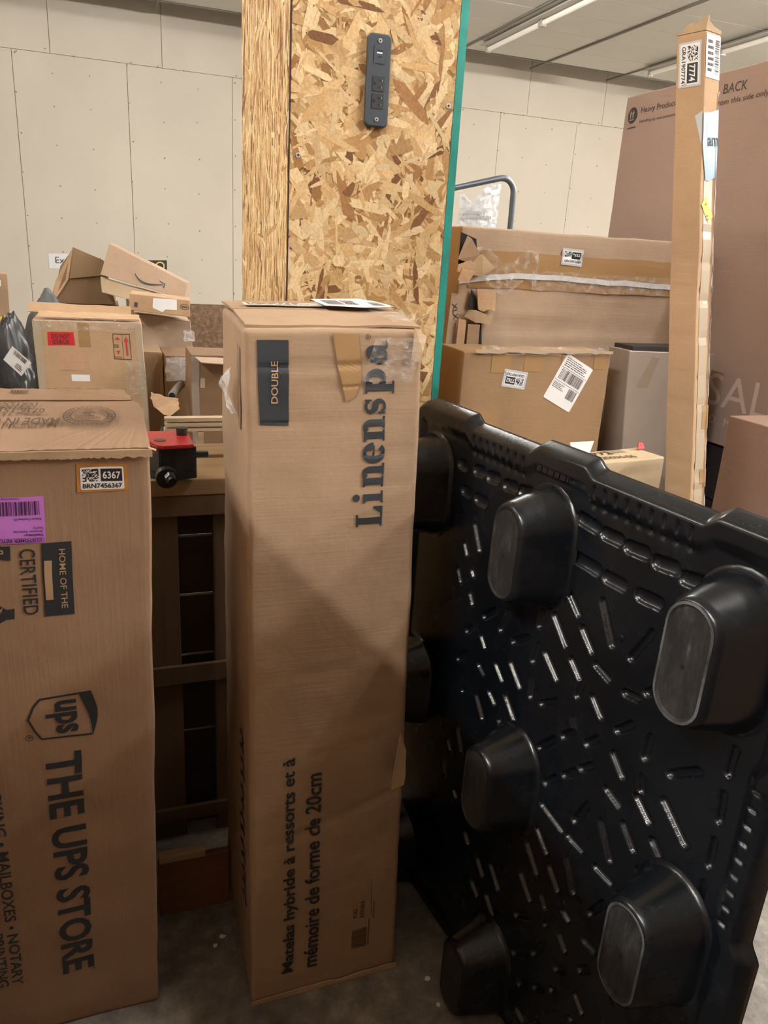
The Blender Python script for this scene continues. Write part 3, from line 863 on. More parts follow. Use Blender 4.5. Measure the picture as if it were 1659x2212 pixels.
# ------------------------------------------------------------------ shipping store carton
UB = [(-0.3589, 1.2823, 0), (0.0221, 1.2823, 0), (0.030, 1.665, 0), (-0.355, 1.665, 0), (-0.3362, 1.1971, 1.237), (0.0488, 1.1971, 1.237), (0.048, 1.580, 1.240), (-0.337, 1.580, 1.240)]
ups, UF = carton('shipping_carton', 'tall brown parcel store carton with a purple return label', 'box', UB, KRAFT_UPS, 0.0025, 0.014, {'front': lambda x, y: 0.012 * math.exp(-((x - 0.19) / 0.16) ** 2 - ((y - 0.6) / 0.5) ** 2)}, bev=0.005)
F = UF['front']
Print(F).poly([(0.2765, 1.1785), (0.3490, 1.1800), (0.3495, 1.2225), (0.2775, 1.2235)]).build('amber_tape', TAPE_AMBER, ups, 0.0008)
stock_sticker(F, ups, 0.3128, 1.2005, 0.4, 0.0615, 'BRN7456367', '6367', 11, border=PAPER, bw=0.0, scrawl=False)
T = turner(0.1950, 1.1395, 178.5)
pl = Print(F).poly(rrect(-0.033, -0.0375, 0.0445, 0.0375, 0.003)).build('return_label', PURPLE, ups, 0.0011, T, label='purple customer return label')
p = Print(F).bars(-0.026, 0.0095 - 0.040, 0.040, 0.012 - 0.020, 3)
p.text('CDRi6004732980', 0.0, -0.0365, h=0.0028, sx=0.9).text('Return Tracking ID:', -0.028, -0.0045, h=0.0046, bold=0.01)
p.text('Destination:', -0.030, 0.0222, h=0.0042, bold=0.02).text('Amazon Returns', -0.030, 0.0164, h=0.0042).text('Facility', -0.030, 0.0100, h=0.0050)
p.text('CUSTOMER RETURN', -0.028, 0.0298, h=0.0052, w=0.070, bold=0.025)
p.rect(-0.031, 0.0285, 0.044, 0.0290).rect(-0.031, 0.0355, 0.044, 0.0360).rect(-0.031, 0.0285, -0.0305, 0.036)
p.build('label_print', PURPLE_INK, pl, 0.0016, T)
# printed panels turned a quarter: reading downwards
Print(F).poly([(0.2199, 1.0995), (0.2635, 1.1000), (0.2628, 0.9720), (0.2190, 0.9715)]).build('printed_panel', INK, ups, 0.0010)
Print(F).text('HOME OF THE', 0.2445, 1.0880, w=0.104, h=0.0095, ang=-90, bold=0.012).poly([(0.2228, 1.0695), (0.2340, 1.0690), (0.2333, 1.0010), (0.2222, 1.0015)]).build('panel_lettering', KRAFT_PRINT, ups, 0.0017)
Print(F).text('CERTIFIED', 0.1880, 1.0925, w=0.115, h=0.0225, ang=-90, bold=0.006).build('certified_lettering', INK, ups, 0.0012)
badge = Print(F)
badge.ring(0.131, 1.036, 0.047, 0.062, 0.026, -85, -48).ring(0.131, 1.036, 0.047, 0.062, 0.026, 50, 85)
badge.poly([(0.135, 1.0965), (0.1765, 1.0985), (0.1755, 1.073), (0.135, 1.080)]).poly([(0.135, 0.972), (0.1745, 0.9715), (0.1755, 0.990), (0.135, 0.985)])
badge.build('badge', INK, ups, 0.0010)
Print(F).text('P', 0.155, 1.089, h=0.011, ang=-70, bold=0.01).text('TS', 0.150, 0.9965, h=0.010, ang=-115, bold=0.01).build('badge_lettering', KRAFT_PRINT, ups, 0.0017)
# shield emblem lying on its side: outline, swoosh, letters
sh = Print(F)
out_ = [(0.2800, 0.8195), (0.2000, 0.8150), (0.1895, 0.8010), (0.1805, 0.7765), (0.1895, 0.7520), (0.1985, 0.7355), (0.2790, 0.7325)]
def smooth_closed(p, m=6):
    o = []
    for i in range(len(p) - 1):
        for k2 in range(m): o.append(((p[i][0] * (m - k2) + p[i + 1][0] * k2) / m, (p[i][1] * (m - k2) + p[i + 1][1] * k2) / m))
    return o + [p[-1]]
sh.ribbon(smooth_closed(out_), 0.0036)
sw = []
for i in range(13):
    a = i / 12
    sw.append((0.2805 + 0.0085 * math.sin(PI * a), 0.8210 - 0.0895 * a))
sw2 = [(0.2800 - 0.0010, 0.7315)] + [(0.2800 - 0.020 * (a ** 1.6), 0.7315 + 0.089 * a) for a in [i / 12 for i in range(1, 13)]]
for i in range(12):
    sh.poly([sw[i], sw[i + 1], sw2[12 - i - 1], sw2[12 - i]])
sh.ring(0.1795, 0.7400, 0.0055, 0.0055, 0.0011).text('R', 0.1775, 0.7425, h=0.0052, ang=-90, bold=0.02)
sh.text('ups', 0.2070, 0.8080, w=0.066, h=0.0500, ang=-90, bold=0.030)
sh.build('shield_emblem', INK, ups, 0.0012)
Print(F).text('THE UPS STORE', 0.2010, 0.7010, w=0.548, h=0.0590, ang=-90, bold=0.030).disc(0.2585, 0.149, 0.0018, 0.0018, 10).build('store_lettering', INK, ups, 0.0012)
Print(F).text('SHIPPING • PACKING • MAILBOXES • NOTARY', 0.1095, 0.8550, w=0.70, h=0.0200, ang=-90, bold=0.012).text('PRINTING', 0.0835, 0.3000, w=0.145, h=0.0200, ang=-90, bold=0.012).build('services_lettering', INK, ups, 0.0012)
# top: big flap printed upside down, rear flap torn
zt = 1.2435
fl1 = sheet('flap', [(-0.336, 1.193, zt - 0.003), *jag((-0.336, 1.193, zt - 0.003), (0.050, 1.193, zt - 0.002), 60, 0.0010, 2)[1:], (0.050, 1.47, zt), *jag((0.050, 1.47, zt), (0.036, 1.553, zt), 4, 0.0, 3)[1:], (-0.336, 1.553, zt)], KRAFT_UPS, ups, 0.004, 0.0016)
fl2 = sheet('flap', [(-0.336, 1.556, zt + 0.004), (0.030, 1.556, zt + 0.002), *jag((0.034, 1.562, zt + 0.003), (0.022, 1.600, zt + 0.012), 6, 0.003, 8, (1, 0, 0)), *jag((0.018, 1.605, zt + 0.015), (-0.336, 1.605, zt + 0.018), 60, 0.0014, 7)[1:]], KRAFT_UPS, ups, 0.004, 0.0012)
sheet('torn_edge', [*jag((-0.336, 1.1905, 1.234), (0.052, 1.1905, 1.232), 110, 0.0016, 12), (0.052, 1.190, 1.244), (-0.336, 1.190, 1.245)], TORN, ups, 0.003, 0.0008, 0.02)
sheet('torn_corner', [(0.046, 1.188, 1.246), (0.058, 1.192, 1.240), (0.056, 1.21, 1.230), (0.050, 1.20, 1.236)], TORN, ups, 0.003, 0.001, 0.01)
ftp = Face((-0.336, 1.193, zt + 0.0025), (0.050, 1.193, zt + 0.003), (0.050, 1.530, zt + 0.004), (-0.336, 1.530, zt + 0.004), wob=0.0016)
Print(ftp).text('MADE IN U.S.A.', 0.249, 0.189, w=0.140, h=0.050, ang=180, bold=0.015).build('maker_lettering', INK_BR, ups, 0.0062, cut=0.01)
Print(ftp).text('0736-1515', 0.221, 0.266, w=0.084, h=0.034, ang=180, bold=0.015).build('maker_number', INK_BR, ups, 0.0062, cut=0.01)
Print(ftp).text('15X15X48', 0.2055, 0.325, w=0.076, h=0.033, ang=180, bold=0.015).build('maker_size', INK_BR, ups, 0.0062, cut=0.01)
tp = Print(ftp)
tp.ring(0.295, 0.205, 0.042, 0.080, 0.0026).ring(0.295, 0.205, 0.031, 0.058, 0.0026)
for a in range(0, 360, 12):
    tp.ring(0.295, 0.205, 0.0365, 0.069, 0.006, a, a + 6, 3)
tp.lines(0.272, 0.160, 0.318, 0.205, 4, 4).lines(0.285, 0.210, 0.305, 0.255, 4, 9)
o = tp.build('maker_seal', INK_BR, ups, 0.0062, cut=0.01); o['kind'] = 'stuff'
ftr = Face((-0.30, 1.560, zt + 0.005), (-0.05, 1.560, zt + 0.005), (-0.05, 1.603, zt + 0.018), (-0.30, 1.603, zt + 0.018))
Print(ftr).lines(0.118, 0.020, 0.163, 0.032, 1, 3, 0.7).build('flap_print', INK_BR, ups, 0.006)

# ------------------------------------------------------------------ black nestable pallet standing on its edge
import numpy as np
PO = V((0.629, 1.678, 0.0)); PD = V((0.135, -0.991, 0.0)).normalized(); PN = V((-0.991, -0.135, 0.008)).normalized(); PU = PN.cross(PD).normalized()
if PU.z < 0: PU = -PU
PITS = [(0.359,1.036,0.387,0.985),(0.328,0.983,0.344,0.959),(0.314,0.919,0.33,0.891),(0.365,0.937,0.376,0.924),(0.368,0.885,0.383,0.863),(0.426,0.855,0.464,0.888),(0.486,0.854,0.506,0.903),(0.37,0.794,0.39,0.814),(0.424,0.813,0.444,0.792),(0.528,0.85,0.574,0.883),(0.598,0.916,0.603,0.954),(0.593,0.841,0.602,0.881),(0.631,0.958,0.674,0.914),(0.658,1.014,0.692,0.983),(0.703,0.967,0.736,0.935),(0.738,1.033,0.776,0.967),(0.815,0.965,0.849,1.029),(0.622,0.878,0.665,0.842),(0.689,0.9,0.718,0.874),(0.717,0.838,0.724,0.871),(0.745,0.919,0.782,0.908),(0.529,0.807,0.569,0.77),(0.483,0.779,0.513,0.753),(0.426,0.746,0.45,0.733),(0.348,0.715,0.378,0.747),(0.816,0.905,0.847,0.911),(0.857,0.927,0.876,0.946),(0.631,0.773,0.673,0.803),(0.601,0.769,0.6,0.807),(0.471,0.708,0.498,0.69),(0.526,0.73,0.568,0.689),(0.431,0.674,0.462,0.633),(0.378,0.651,0.394,0.688),(0.657,1.149,0.702,1.145),(0.716,1.142,0.756,1.143),(0.769,1.139,0.811,1.142),(0.828,1.137,0.868,1.141),(0.882,1.133,0.938,1.141),(0.661,1.08,0.72,1.077),(0.736,1.074,0.779,1.075),(0.808,1.074,0.853,1.077),(0.339,1.144,0.371,1.148),(0.387,1.144,0.421,1.149),(0.444,1.144,0.479,1.148),(0.493,1.146,0.526,1.152),(0.28,1.142,0.306,1.142),(0.353,1.089,0.39,1.089),(0.302,1.091,0.332,1.09),(0.752,0.862,0.78,0.835),(0.698,0.745,0.726,0.772),(0.725,0.774,0.717,0.798),(0.643,0.684,0.682,0.73),(0.756,0.767,0.781,0.795),(0.815,0.832,0.845,0.864),(0.879,0.822,0.883,0.866),(0.672,0.625,0.701,0.658),(0.716,0.674,0.744,0.703),(0.753,0.714,0.779,0.74),(0.816,0.792,0.846,0.763),(0.816,0.721,0.851,0.709),(0.886,0.764,0.882,0.791),(0.879,0.752,0.914,0.726),(0.928,0.783,0.982,0.74),(0.928,0.828,0.978,0.868),(1.022,0.892,1.022,0.936),(1.026,0.816,1.022,0.862),(1.028,0.739,1.026,0.785),(1.026,0.663,1.027,0.709),(0.759,0.607,0.785,0.663),(0.672,0.579,0.737,0.566),(0.67,0.52,0.707,0.49),(0.649,0.468,0.69,0.425),(0.749,0.569,0.791,0.567),(0.82,0.656,0.855,0.6),(0.864,0.688,0.896,0.656),(0.924,0.704,0.973,0.66),(0.824,0.564,0.866,0.563),(0.758,0.524,0.789,0.47),(0.718,0.471,0.751,0.44),(0.643,0.388,0.683,0.352),(0.911,0.636,0.945,0.605),(0.883,0.557,0.921,0.562),(0.832,0.465,0.86,0.516),(0.71,0.394,0.725,0.375),(0.77,0.412,0.79,0.408),(0.732,0.338,0.735,0.376),(0.646,0.282,0.684,0.313),(0.548,0.325,0.584,0.289),(0.501,0.3,0.528,0.274),(0.492,0.229,0.518,0.209),(0.547,0.242,0.584,0.207),(0.533,0.176,0.559,0.157),(0.446,0.327,0.464,0.307),(0.376,0.557,0.399,0.508),(0.343,0.503,0.358,0.483),(0.334,0.44,0.344,0.41),(0.386,0.397,0.401,0.384),(0.515,0.667,0.533,0.647),(0.772,0.358,0.795,0.339),(0.83,0.404,0.86,0.406),(0.656,0.191,0.7,0.234),(0.713,0.247,0.737,0.298),(0.776,0.277,0.798,0.297),(0.833,0.336,0.855,0.361),(0.686,0.138,0.709,0.157),(0.73,0.178,0.754,0.201),(0.774,0.221,0.786,0.231),(0.834,0.279,0.86,0.259),(0.832,0.215,0.844,0.218),(0.691,0.075,0.719,0.07),(0.873,0.422,0.887,0.444)]
U0, U1, VT = 0.08, 1.118, 1.252
pal = thing('plastic_pallet', 'black plastic pallet standing on its edge with its feet facing out', 'pallet', PO + PD * 0.6)
def pallet_deck():
    nu, nv = 516, 620
    a = np.linspace(0, 1, nu + 1); b = np.linspace(0, 1, nv + 1)
    A, B = np.meshgrid(a, b)
    U = U0 + (U1 - U0) * A
    def stp(x, x0, x1): t = np.clip((x - x0) / (x1 - x0), 0, 1); return t * t * (3 - 2 * t)
    def lowered(x, c0, c1): return stp(x, c0 - 0.03, c0) * (1 - stp(x, c1, c1 + 0.03))
    top = VT - 0.015 * (lowered(U, 0.325, 0.505) + lowered(U, 0.685, 0.900))
    Vv = B * top
    e_t = top - Vv; e_b = Vv; e_l = U - U0
    cut = 0.017 * (lowered(Vv, 0.16, 0.42) + lowered(Vv, 0.665, 0.915))
    Ue = U - cut * stp(U, U1 - 0.12, U1)
    e_r = U1 - U
    e = np.minimum(np.minimum(e_t, e_b), np.minimum(e_l, e_r))
    # rounded corners
    r = 0.055
    for cu, su in ((U0 + r, -1), (U1 - r, 1)):
        for cv, sv in ((r, -1), (VT - r, 1)):
            m = ((Ue - cu) * su > 0) & ((Vv - cv) * sv > 0)
            du, dv = Ue - cu, Vv - cv
            ad, bd = np.abs(du), np.abs(dv)
            mx = np.maximum(ad, bd); hy = np.hypot(du, dv)
            s = np.where((mx > 0) & m, mx / np.maximum(hy, 1e-9), 1.0)
            Ue = np.where(m, cu + du * s, Ue); Vv = np.where(m, cv + dv * s, Vv)
    f = np.zeros_like(U)
    f -= 0.032 * np.clip(1 - e / 0.020, 0, 1) ** 2          # lip rolls to the back
    f += 0.007 * (1 - stp(e, 0.038, 0.060))                 # raised rim band
    pit = np.zeros_like(f)
    for (x0, y0, x1, y1) in PITS:
        wd = 0.0080 if y0 < 1.06 else 0.0125
        dx, dy = x1 - x0, y1 - y0; L = math.hypot(dx, dy)
        ux, uy = (dx / L, dy / L) if L else (1, 0)
        x0, y0, x1, y1 = x0 + ux * wd * 0.4, y0 + uy * wd * 0.4, x1 - ux * wd * 0.4, y1 - uy * wd * 0.4
        i0 = max(0, int(((min(x0, x1) - 0.02) - U0) / (U1 - U0) * nu)); i1 = min(nu + 1, int(((max(x0, x1) + 0.02) - U0) / (U1 - U0) * nu) + 2)
        j0 = max(0, int((min(y0, y1) - 0.03) / VT * nv)); j1 = min(nv + 1, int((max(y0, y1) + 0.03) / VT * nv) + 2)
        X = U[j0:j1, i0:i1]; Y = Vv[j0:j1, i0:i1]
        l2 = max(1e-9, (x1 - x0) ** 2 + (y1 - y0) ** 2)
        t = np.clip(((X - x0) * (x1 - x0) + (Y - y0) * (y1 - y0)) / l2, 0, 1)
        d = np.hypot(X - x0 - t * (x1 - x0), Y - y0 - t * (y1 - y0))
        q = np.clip(1 - (d / wd) ** 2, 0, 1)
        pit[j0:j1, i0:i1] = np.maximum(pit[j0:j1, i0:i1], 0.0085 * np.sqrt(q))
    f -= pit
    # ribs cut through the rim band
    def notch(cx, cy, along_v):
        X = (U - cx) if along_v else (Vv - cy); Y = (Vv - cy) if along_v else (U - cx)
        g = np.exp(-(X / 0.0030) ** 2) * np.exp(-((Y) / 0.010) ** 4)
        return 0.0062 * g
    for k in range(8): f -= notch(0.332 + 0.0233 * k, 1.203, True)
    for k in range(9): f -= notch(0.686 + 0.0249 * k, 1.203, True)
    for k in range(9): f -= notch(1.083, 0.678 + 0.0279 * k, False)
    for k in range(9): f -= notch(1.083, 0.180 + 0.0279 * k, False)
    for k in range(9):
        f -= 0.004 * np.exp(-(((U - 0.686 - 0.0249 * k) / 0.005) ** 2 + ((Vv - 1.179) / 0.005) ** 2))
        if k < 8: f -= 0.004 * np.exp(-(((U - 0.332 - 0.0233 * k) / 0.005) ** 2 + ((Vv - 1.179) / 0.005) ** 2))
    f += 0.0022 * np.sin(U * 7.0 + 1.0) * np.sin(Vv * 5.0)     # slight warp of the sheet
    P = np.array(PO)[None, None, :] + Ue[..., None] * np.array(PD) + Vv[..., None] * np.array(PU) + f[..., None] * np.array(PN)
    vs = P.reshape(-1, 3)
    idx = np.arange((nu + 1) * (nv + 1)).reshape(nv + 1, nu + 1)
    q = np.stack([idx[:-1, :-1], idx[1:, :-1], idx[1:, 1:], idx[:-1, 1:]], -1).reshape(-1, 4)
    me = bpy.data.meshes.new('deck')
    me.vertices.add(len(vs)); me.vertices.foreach_set('co', vs.astype(np.float32).ravel())
    me.loops.add(q.size); me.loops.foreach_set('vertex_index', q.ravel().astype(np.int32))
    me.polygons.add(len(q)); me.polygons.foreach_set('loop_start', np.arange(0, q.size, 4, dtype=np.int32))
    me.polygons.foreach_set('use_smooth', np.ones(len(q), dtype=bool))
    me.update(calc_edges=True); me.validate()
    p0 = me.polygons[len(q) // 2]
    if V(p0.normal).dot(PN) < 0: me.flip_normals()
    o = link('deck', me, PLASTIC, pal)
    md = o.modifiers.new('thickness', 'SOLIDIFY'); md.thickness = 0.004; md.offset = -1
    return o
pallet_deck()
def stadium(a, b, n=12):
    """upright rounded outline of half width a and half height b"""
    r = a; out = []
    for k in range(n + 1): t = PI * k / n; out.append((r * math.cos(t), b - r + r * math.sin(t)))
    for k in range(n + 1): t = PI + PI * k / n; out.append((r * math.cos(t), -(b - r) + r * math.sin(t)))
    return out
def pallet_foot(cu, cv, worn):
    secs = [(0.078, 0.122, -0.001), (0.072, 0.116, 0.002), (0.069, 0.113, 0.008), (0.047, 0.093, 0.083), (0.043, 0.0895, 0.091), (0.038, 0.0855, 0.0945), (0.035, 0.0825, 0.0950)]
    bm = bmesh.new(); rings = []
    for a, b, h in secs:
        rings.append([bm.verts.new(PO + PD * (cu + x) + PU * (cv + y) + PN * h) for x, y in stadium(a, b)])
    n = len(rings[0])
    for A, B in zip(rings, rings[1:]):
        for i in range(n): bm.faces.new((A[i], A[(i + 1) % n], B[(i + 1) % n], B[i]))
    bmesh.ops.recalc_face_normals(bm, faces=bm.faces[:])
    ft = bm_obj('foot', bm, PLASTIC, pal, smooth=True)
    v = ft.data.polygons[n // 2 * 3]
    bm = bmesh.new()
    A = [bm.verts.new(PO + PD * (cu + x) + PU * (cv + y) + PN * 0.0951) for x, y in stadium(0.035, 0.0825)]
    B = [bm.verts.new(PO + PD * (cu + x) + PU * (cv + y) + PN * 0.0930) for x, y in stadium(0.031, 0.0785)]
    for i in range(n): bm.faces.new((A[i], A[(i + 1) % n], B[(i + 1) % n], B[i]))
    bm.faces.new(B)
    bmesh.ops.recalc_face_normals(bm, faces=bm.faces[:])
    bm.normal_update()
    if max(bm.faces, key=lambda g: g.calc_area()).normal.dot(PN) < 0: bmesh.ops.reverse_faces(bm, faces=bm.faces[:])
    bm_obj('foot_pad', bm, SCUFF, ft)
    if worn:
        bm = bmesh.new()
        A = [bm.verts.new(PO + PD * (cu + x) + PU * (cv + y) + PN * 0.0953) for x, y in stadium(0.0385, 0.086)]
        B = [bm.verts.new(PO + PD * (cu + x) + PU * (cv + y) + PN * 0.0957) for x, y in stadium(0.0345, 0.082)]
        for i in range(n): bm.faces.new((A[i], A[(i + 1) % n], B[(i + 1) % n], B[i]))
        bm_obj('worn_rim', bm, WORN, ft)
    c = PO + PD * cu + PU * (cv - 0.005) + PN * 0.0925
    cylo('drain_hole', c, PN, 0.003, 0.0012, HOLE, ft, 10)
for cu in (0.185, 0.585, 0.985):
    for cv in (1.068, 0.575, 0.090):
        pallet_foot(cu, cv, (cu > 0.9 and cv > 0.3))
for cu, cv, rr in ((0.44, 0.985, 0.006), (0.79, 0.99, 0.007), (0.77, 0.43, 0.006)):
    s = cylo('moulding_stud', PO + PD * cu + PU * cv - PN * 0.001, PN, rr, 0.003, PLASTIC, pal, 14, rr * 0.7)
# moulded lettering on the rim, worn beyond reading
frim = Face(PO + PD * 0.53 + PU * 1.196 + PN * 0.008, PO + PD * 0.66 + PU * 1.196 + PN * 0.008, PO + PD * 0.66 + PU * 1.215 + PN * 0.006, PO + PD * 0.53 + PU * 1.215 + PN * 0.006)
Print(frim).lines(0.01, 0.002, 0.12, 0.016, 1, 5, 0.7).build('moulded_mark', PLASTIC, pal, 0.0006, cut=0, thick=0.0012)

# ------------------------------------------------------------------ boxes on the far side of the pallet
# big damaged carton with white strap
B7 = cuboid(0.931, 1.74, 2.05, 2.50, 0, 1.632)
b7c = groove([(1.37, 1.36, 0.010, 0.012, 0.05, 0.8), (1.42, 1.405, 0.006, 0.008, 0.2, 0.8), (1.33, 1.325, 0.005, 0.01, 0.05, 0.8), (1.30, 1.31, 0.004, 0.006, 0.3, 0.8), (1.60, 1.60, 0.002, 0.004, 0, 0.8), (1.565, 1.57, 0.002, 0.004, 0.05, 0.8), (1.455, 1.45, 0.004, 0.006, 0.4, 0.8)])
t7, F7 = carton('damaged_carton', 'large torn carton with a white strap and 7656 sticker behind the pallet', 'box', B7, KRAFT_GR, 0.004, 0.022, {'front': b7c}, bev=0.006)
F = F7['front']
Print(F).rect(0.03, 1.505, 0.80, 1.572).build('tape', TAPE_TAN, t7, 0.0020)
Print(F).rect(0.03, 1.470, 0.80, 1.497).build('tape', TAPE_TAN, t7, 0.0020)
stock_sticker(F, t7, 0.357, 1.569, -2, 0.0615, 'GRA1907656', '7656', 21, lift=0.003)
sw_ = Print(F).ribbon([(0.0, 1.487), (0.08, 1.497), (0.2, 1.506), (0.35, 1.507), (0.55, 1.503), (0.8, 1.496)], 0.015)
sw_.build('strap', plain('strap_white', (0.62, 0.62, 0.63), 0.25), t7, 0.004, thick=0.002, label='white plastic strap')
crumple('stretch_film', lambda u, v: (0.955 + 0.22 * u, 2.040, 1.475 + 0.085 * v + 0.02 * math.sin(u * 9)), 26, 16, FILM, t7, 0.006, 2)
crumple('stretch_film', lambda u, v: (1.16 + 0.48 * u, 2.041, 1.470 + 0.055 * v), 40, 10, FILM, t7, 0.004, 6)
# torn corner: near-black sheets for the shade inside the holes, curled flaps, ripped strips
DARK = plain('hole_shade', (0.012, 0.010, 0.010), 0.9)
sheet('tear_hole', [(0.924, 2.044, 1.52), (0.955, 2.043, 1.515), (0.985, 2.043, 1.53), (0.972, 2.043, 1.60), (0.925, 2.044, 1.615)], DARK, t7, 0.002, 0, 0.03)
sheet('torn_flap', [(0.918, 2.035, 1.545), (0.955, 2.030, 1.535), (0.975, 2.020, 1.560), (0.950, 2.025, 1.600), (0.935, 2.02, 1.607)], KRAFT_GR, t7, 0.004, 0.004, 0.012)
sheet('torn_flap', [(0.916, 2.030, 1.512), *jag((0.918, 2.028, 1.530), (0.985, 2.020, 1.560), 6, 0.004, 3), (1.03, 2.030, 1.525), (0.99, 2.026, 1.500)], TORN, t7, 0.005, 0.004, 0.012)
sheet('torn_flap', [(0.914, 2.022, 1.49), (0.945, 2.020, 1.485), (0.965, 2.02, 1.515), (0.925, 2.02, 1.523)], KRAFT_LT, t7, 0.006, 0.004, 0.012)
sheet('tear_hole', [(0.966, 2.044, 1.418), (1.0, 2.044, 1.40), (0.990, 2.044, 1.44), (0.972, 2.044, 1.466)], DARK, t7, 0.002, 0, 0.03)
sheet('tear_hole', [(1.012, 2.043, 1.30), (1.020, 2.043, 1.31), (1.012, 2.043, 1.375), (1.003, 2.043, 1.38), (1.005, 2.043, 1.34)], DARK, t7, 0.002, 0, 0.03)
sheet('torn_flap', [(0.985, 2.035, 1.468), (1.045, 2.035, 1.465), (1.05, 2.032, 1.415), *jag((1.045, 2.03, 1.408), (0.995, 2.03, 1.412), 5, 0.004, 2)], KRAFT_LT, t7, 0.004, 0.003, 0.012)
sheet('torn_flap', [(0.955, 2.034, 1.39), *jag((0.965, 2.03, 1.408), (1.045, 2.03, 1.402), 6, 0.005, 6), (1.04, 2.032, 1.372), (0.99, 2.03, 1.375)], TORN, t7, 0.006, 0.004, 0.012)
sheet('side_panel', [(0.925, 2.036, 0.95), (0.955, 2.036, 0.95), (0.960, 2.034, 1.38), (0.935, 2.034, 1.385)], KRAFT_LT, t7, 0.004, 0.003, 0.03)
sheet('side_panel', [(0.962, 2.038, 0.95), (1.005, 2.038, 0.95), (1.005, 2.036, 1.37), (0.968, 2.036, 1.37)], KRAFT, t7, 0.004, 0.003, 0.03)
sheet('inner_sleeve', [(0.905, 2.045, 1.30), (0.930, 2.043, 1.30), (0.938, 2.043, 1.45), (0.912, 2.045, 1.455)], KRAFT_GR, t7, 0.004, 0.001, 0.03)
fx = Face((0.905, 2.042, 1.30), (0.938, 2.040, 1.30), (0.938, 2.040, 1.45), (0.905, 2.042, 1.45))
Print(fx).text('XLX', 0.010, 0.125, w=0.045, h=0.014, ang=-80, bold=0.01).build('side_lettering', INK, t7, 0.002)

# carton with sticker upside down and slanted label
t2, F2 = carton('labelled_carton', 'brown carton with an upside-down 7762 sticker and slanted shipping label', 'box', cuboid(0.868, 1.326, 1.84, 2.000, 0, 1.318), cardboard('kraft_board_tan', (0.30, 0.188, 0.102)), 0.002, 0.03, bev=0.005)
F = F2['front']
stock_sticker(F, t2, 0.161, 1.245, 172, 0.0615, 'GRA1907762', '7762', 31)
ship_label(F, t2, 0.330, 1.235, -27, 0.100, 0.135, 4)
Print(F).rect(0.01, 1.08, 0.12, 1.165).build('tape', TAPE_TAN, t2, 0.0009)
for i, (x, wd) in enumerate(((0.085, 0.06), (0.185, 0.055), (0.30, 0.03), (0.405, 0.035))):
    Print(F).rect(x, 1.262 + 0.004 * i % 3, x + wd, 1.316).build('tape', TAPE_TAN, t2, 0.0009)
sheet('torn_edge', [*jag((0.90, 1.836, 1.316), (1.325, 1.836, 1.318), 30, 0.003, 4), (1.325, 1.836, 1.325), (0.90, 1.836, 1.324)], TAPE_PALE, t2, 0.003, 0.0006, 0.02)
crumple('tape_crumple', lambda u, v: (0.93 + 0.38 * u, 1.832 + 0.03 * v, 1.312 + 0.018 * v), 40, 4, FILM, t2, 0.004, 4)

# grey flat carton in film, black foam along its top
tg, Fg = carton('film_wrapped_carton', 'flat grey carton wrapped in clear film beside the tall thin carton', 'box', [(1.52, 1.86, 0), (1.83 - 0.05, 1.86, 0), (1.78, 1.96, 0), (1.52, 1.96, 0), (1.398, 1.86, 1.325), (1.702, 1.86, 1.322), (1.702, 1.96, 1.322), (1.398, 1.96, 1.325)], GREY_WRAP, 0.002, 0.05, bev=0.004)
boxo('foam_strip', (1.41, 1.60, 1.862, 1.95, 1.325, 1.337), DARKBOX, tg)
Print(Fg['front']).poly([(0.03, 1.22), (0.07, 1.22), (0.10, 1.31), (0.075, 1.312)]).build('tape', TAPE_CLEAR, tg, 0.001)
# low pale carton with printed numbers on its top
def skew(x0, x1, ya, yb, dep, z0, z1): return [(x0, ya, z0), (x1, yb, z0), (x1 - 0.02, yb + dep, z0), (x0 - 0.02, ya + dep, z0), (x0, ya, z1), (x1, yb, z1), (x1 - 0.02, yb + dep, z1), (x0 - 0.02, ya + dep, z1)]
tl, Fw = carton('creased_carton', 'low pale yellowish creased carton marked 70772 on its top', 'box', skew(1.00, 1.468, 1.637, 1.716, 0.112, 0, 1.049), KRAFT_YL, 0.003, 0.014,
    {'front': groove([(1.035, 1.037, 0.004, 0.006, 0, 0.48), (1.008, 1.01, 0.004, 0.006, 0, 0.48), (0.985, 0.99, 0.002, 0.004, 0, 0.48), (0.965, 0.96, 0.002, 0.004, 0.1, 0.48), (0.93, 0.935, 0.002, 0.005, 0, 0.48), (0.90, 0.90, 0.002, 0.004, 0.1, 0.48), (0.86, 0.865, 0.002, 0.005, 0, 0.48)])}, bev=0.006)
Fq = Fw['top']
Print(Fq).text('70772', 0.225, 0.066, w=0.115, h=0.026, bold=0.015).text('O-20036-06', 0.225, 0.022, w=0.165, h=0.024, bold=0.01).build('top_lettering', INK_BR, tl, 0.0016)
Print(Fq).poly([(0.195, 0.035), (0.265, 0.03), (0.27, 0.048), (0.20, 0.062)]).build('yellow_label', YELLOW, tl, 0.0012)
Print(Fq).poly([(0.33, 0.075), (0.40, 0.075), (0.40, 0.105), (0.33, 0.105)]).build('tape', TAPE_PALE, tl, 0.0012)
sheet('loose_label', [(1.185, 1.752, 1.053), (1.245, 1.762, 1.053), (1.262, 1.775, 1.085), (1.178, 1.762, 1.086)], FOAM, tl, 0.003, 0.002, 0.01)
tr = thing('red_scrap', 'small red plastic scrap lying on the pale creased carton', 'scrap', (1.44, 1.79, 1.051))
sheet('scrap', [(1.425, 1.79, 1.053), (1.452, 1.795, 1.053), (1.450, 1.803, 1.068), (1.432, 1.80, 1.070)], RED_LABEL, tr, 0.003, 0.002, 0.01)

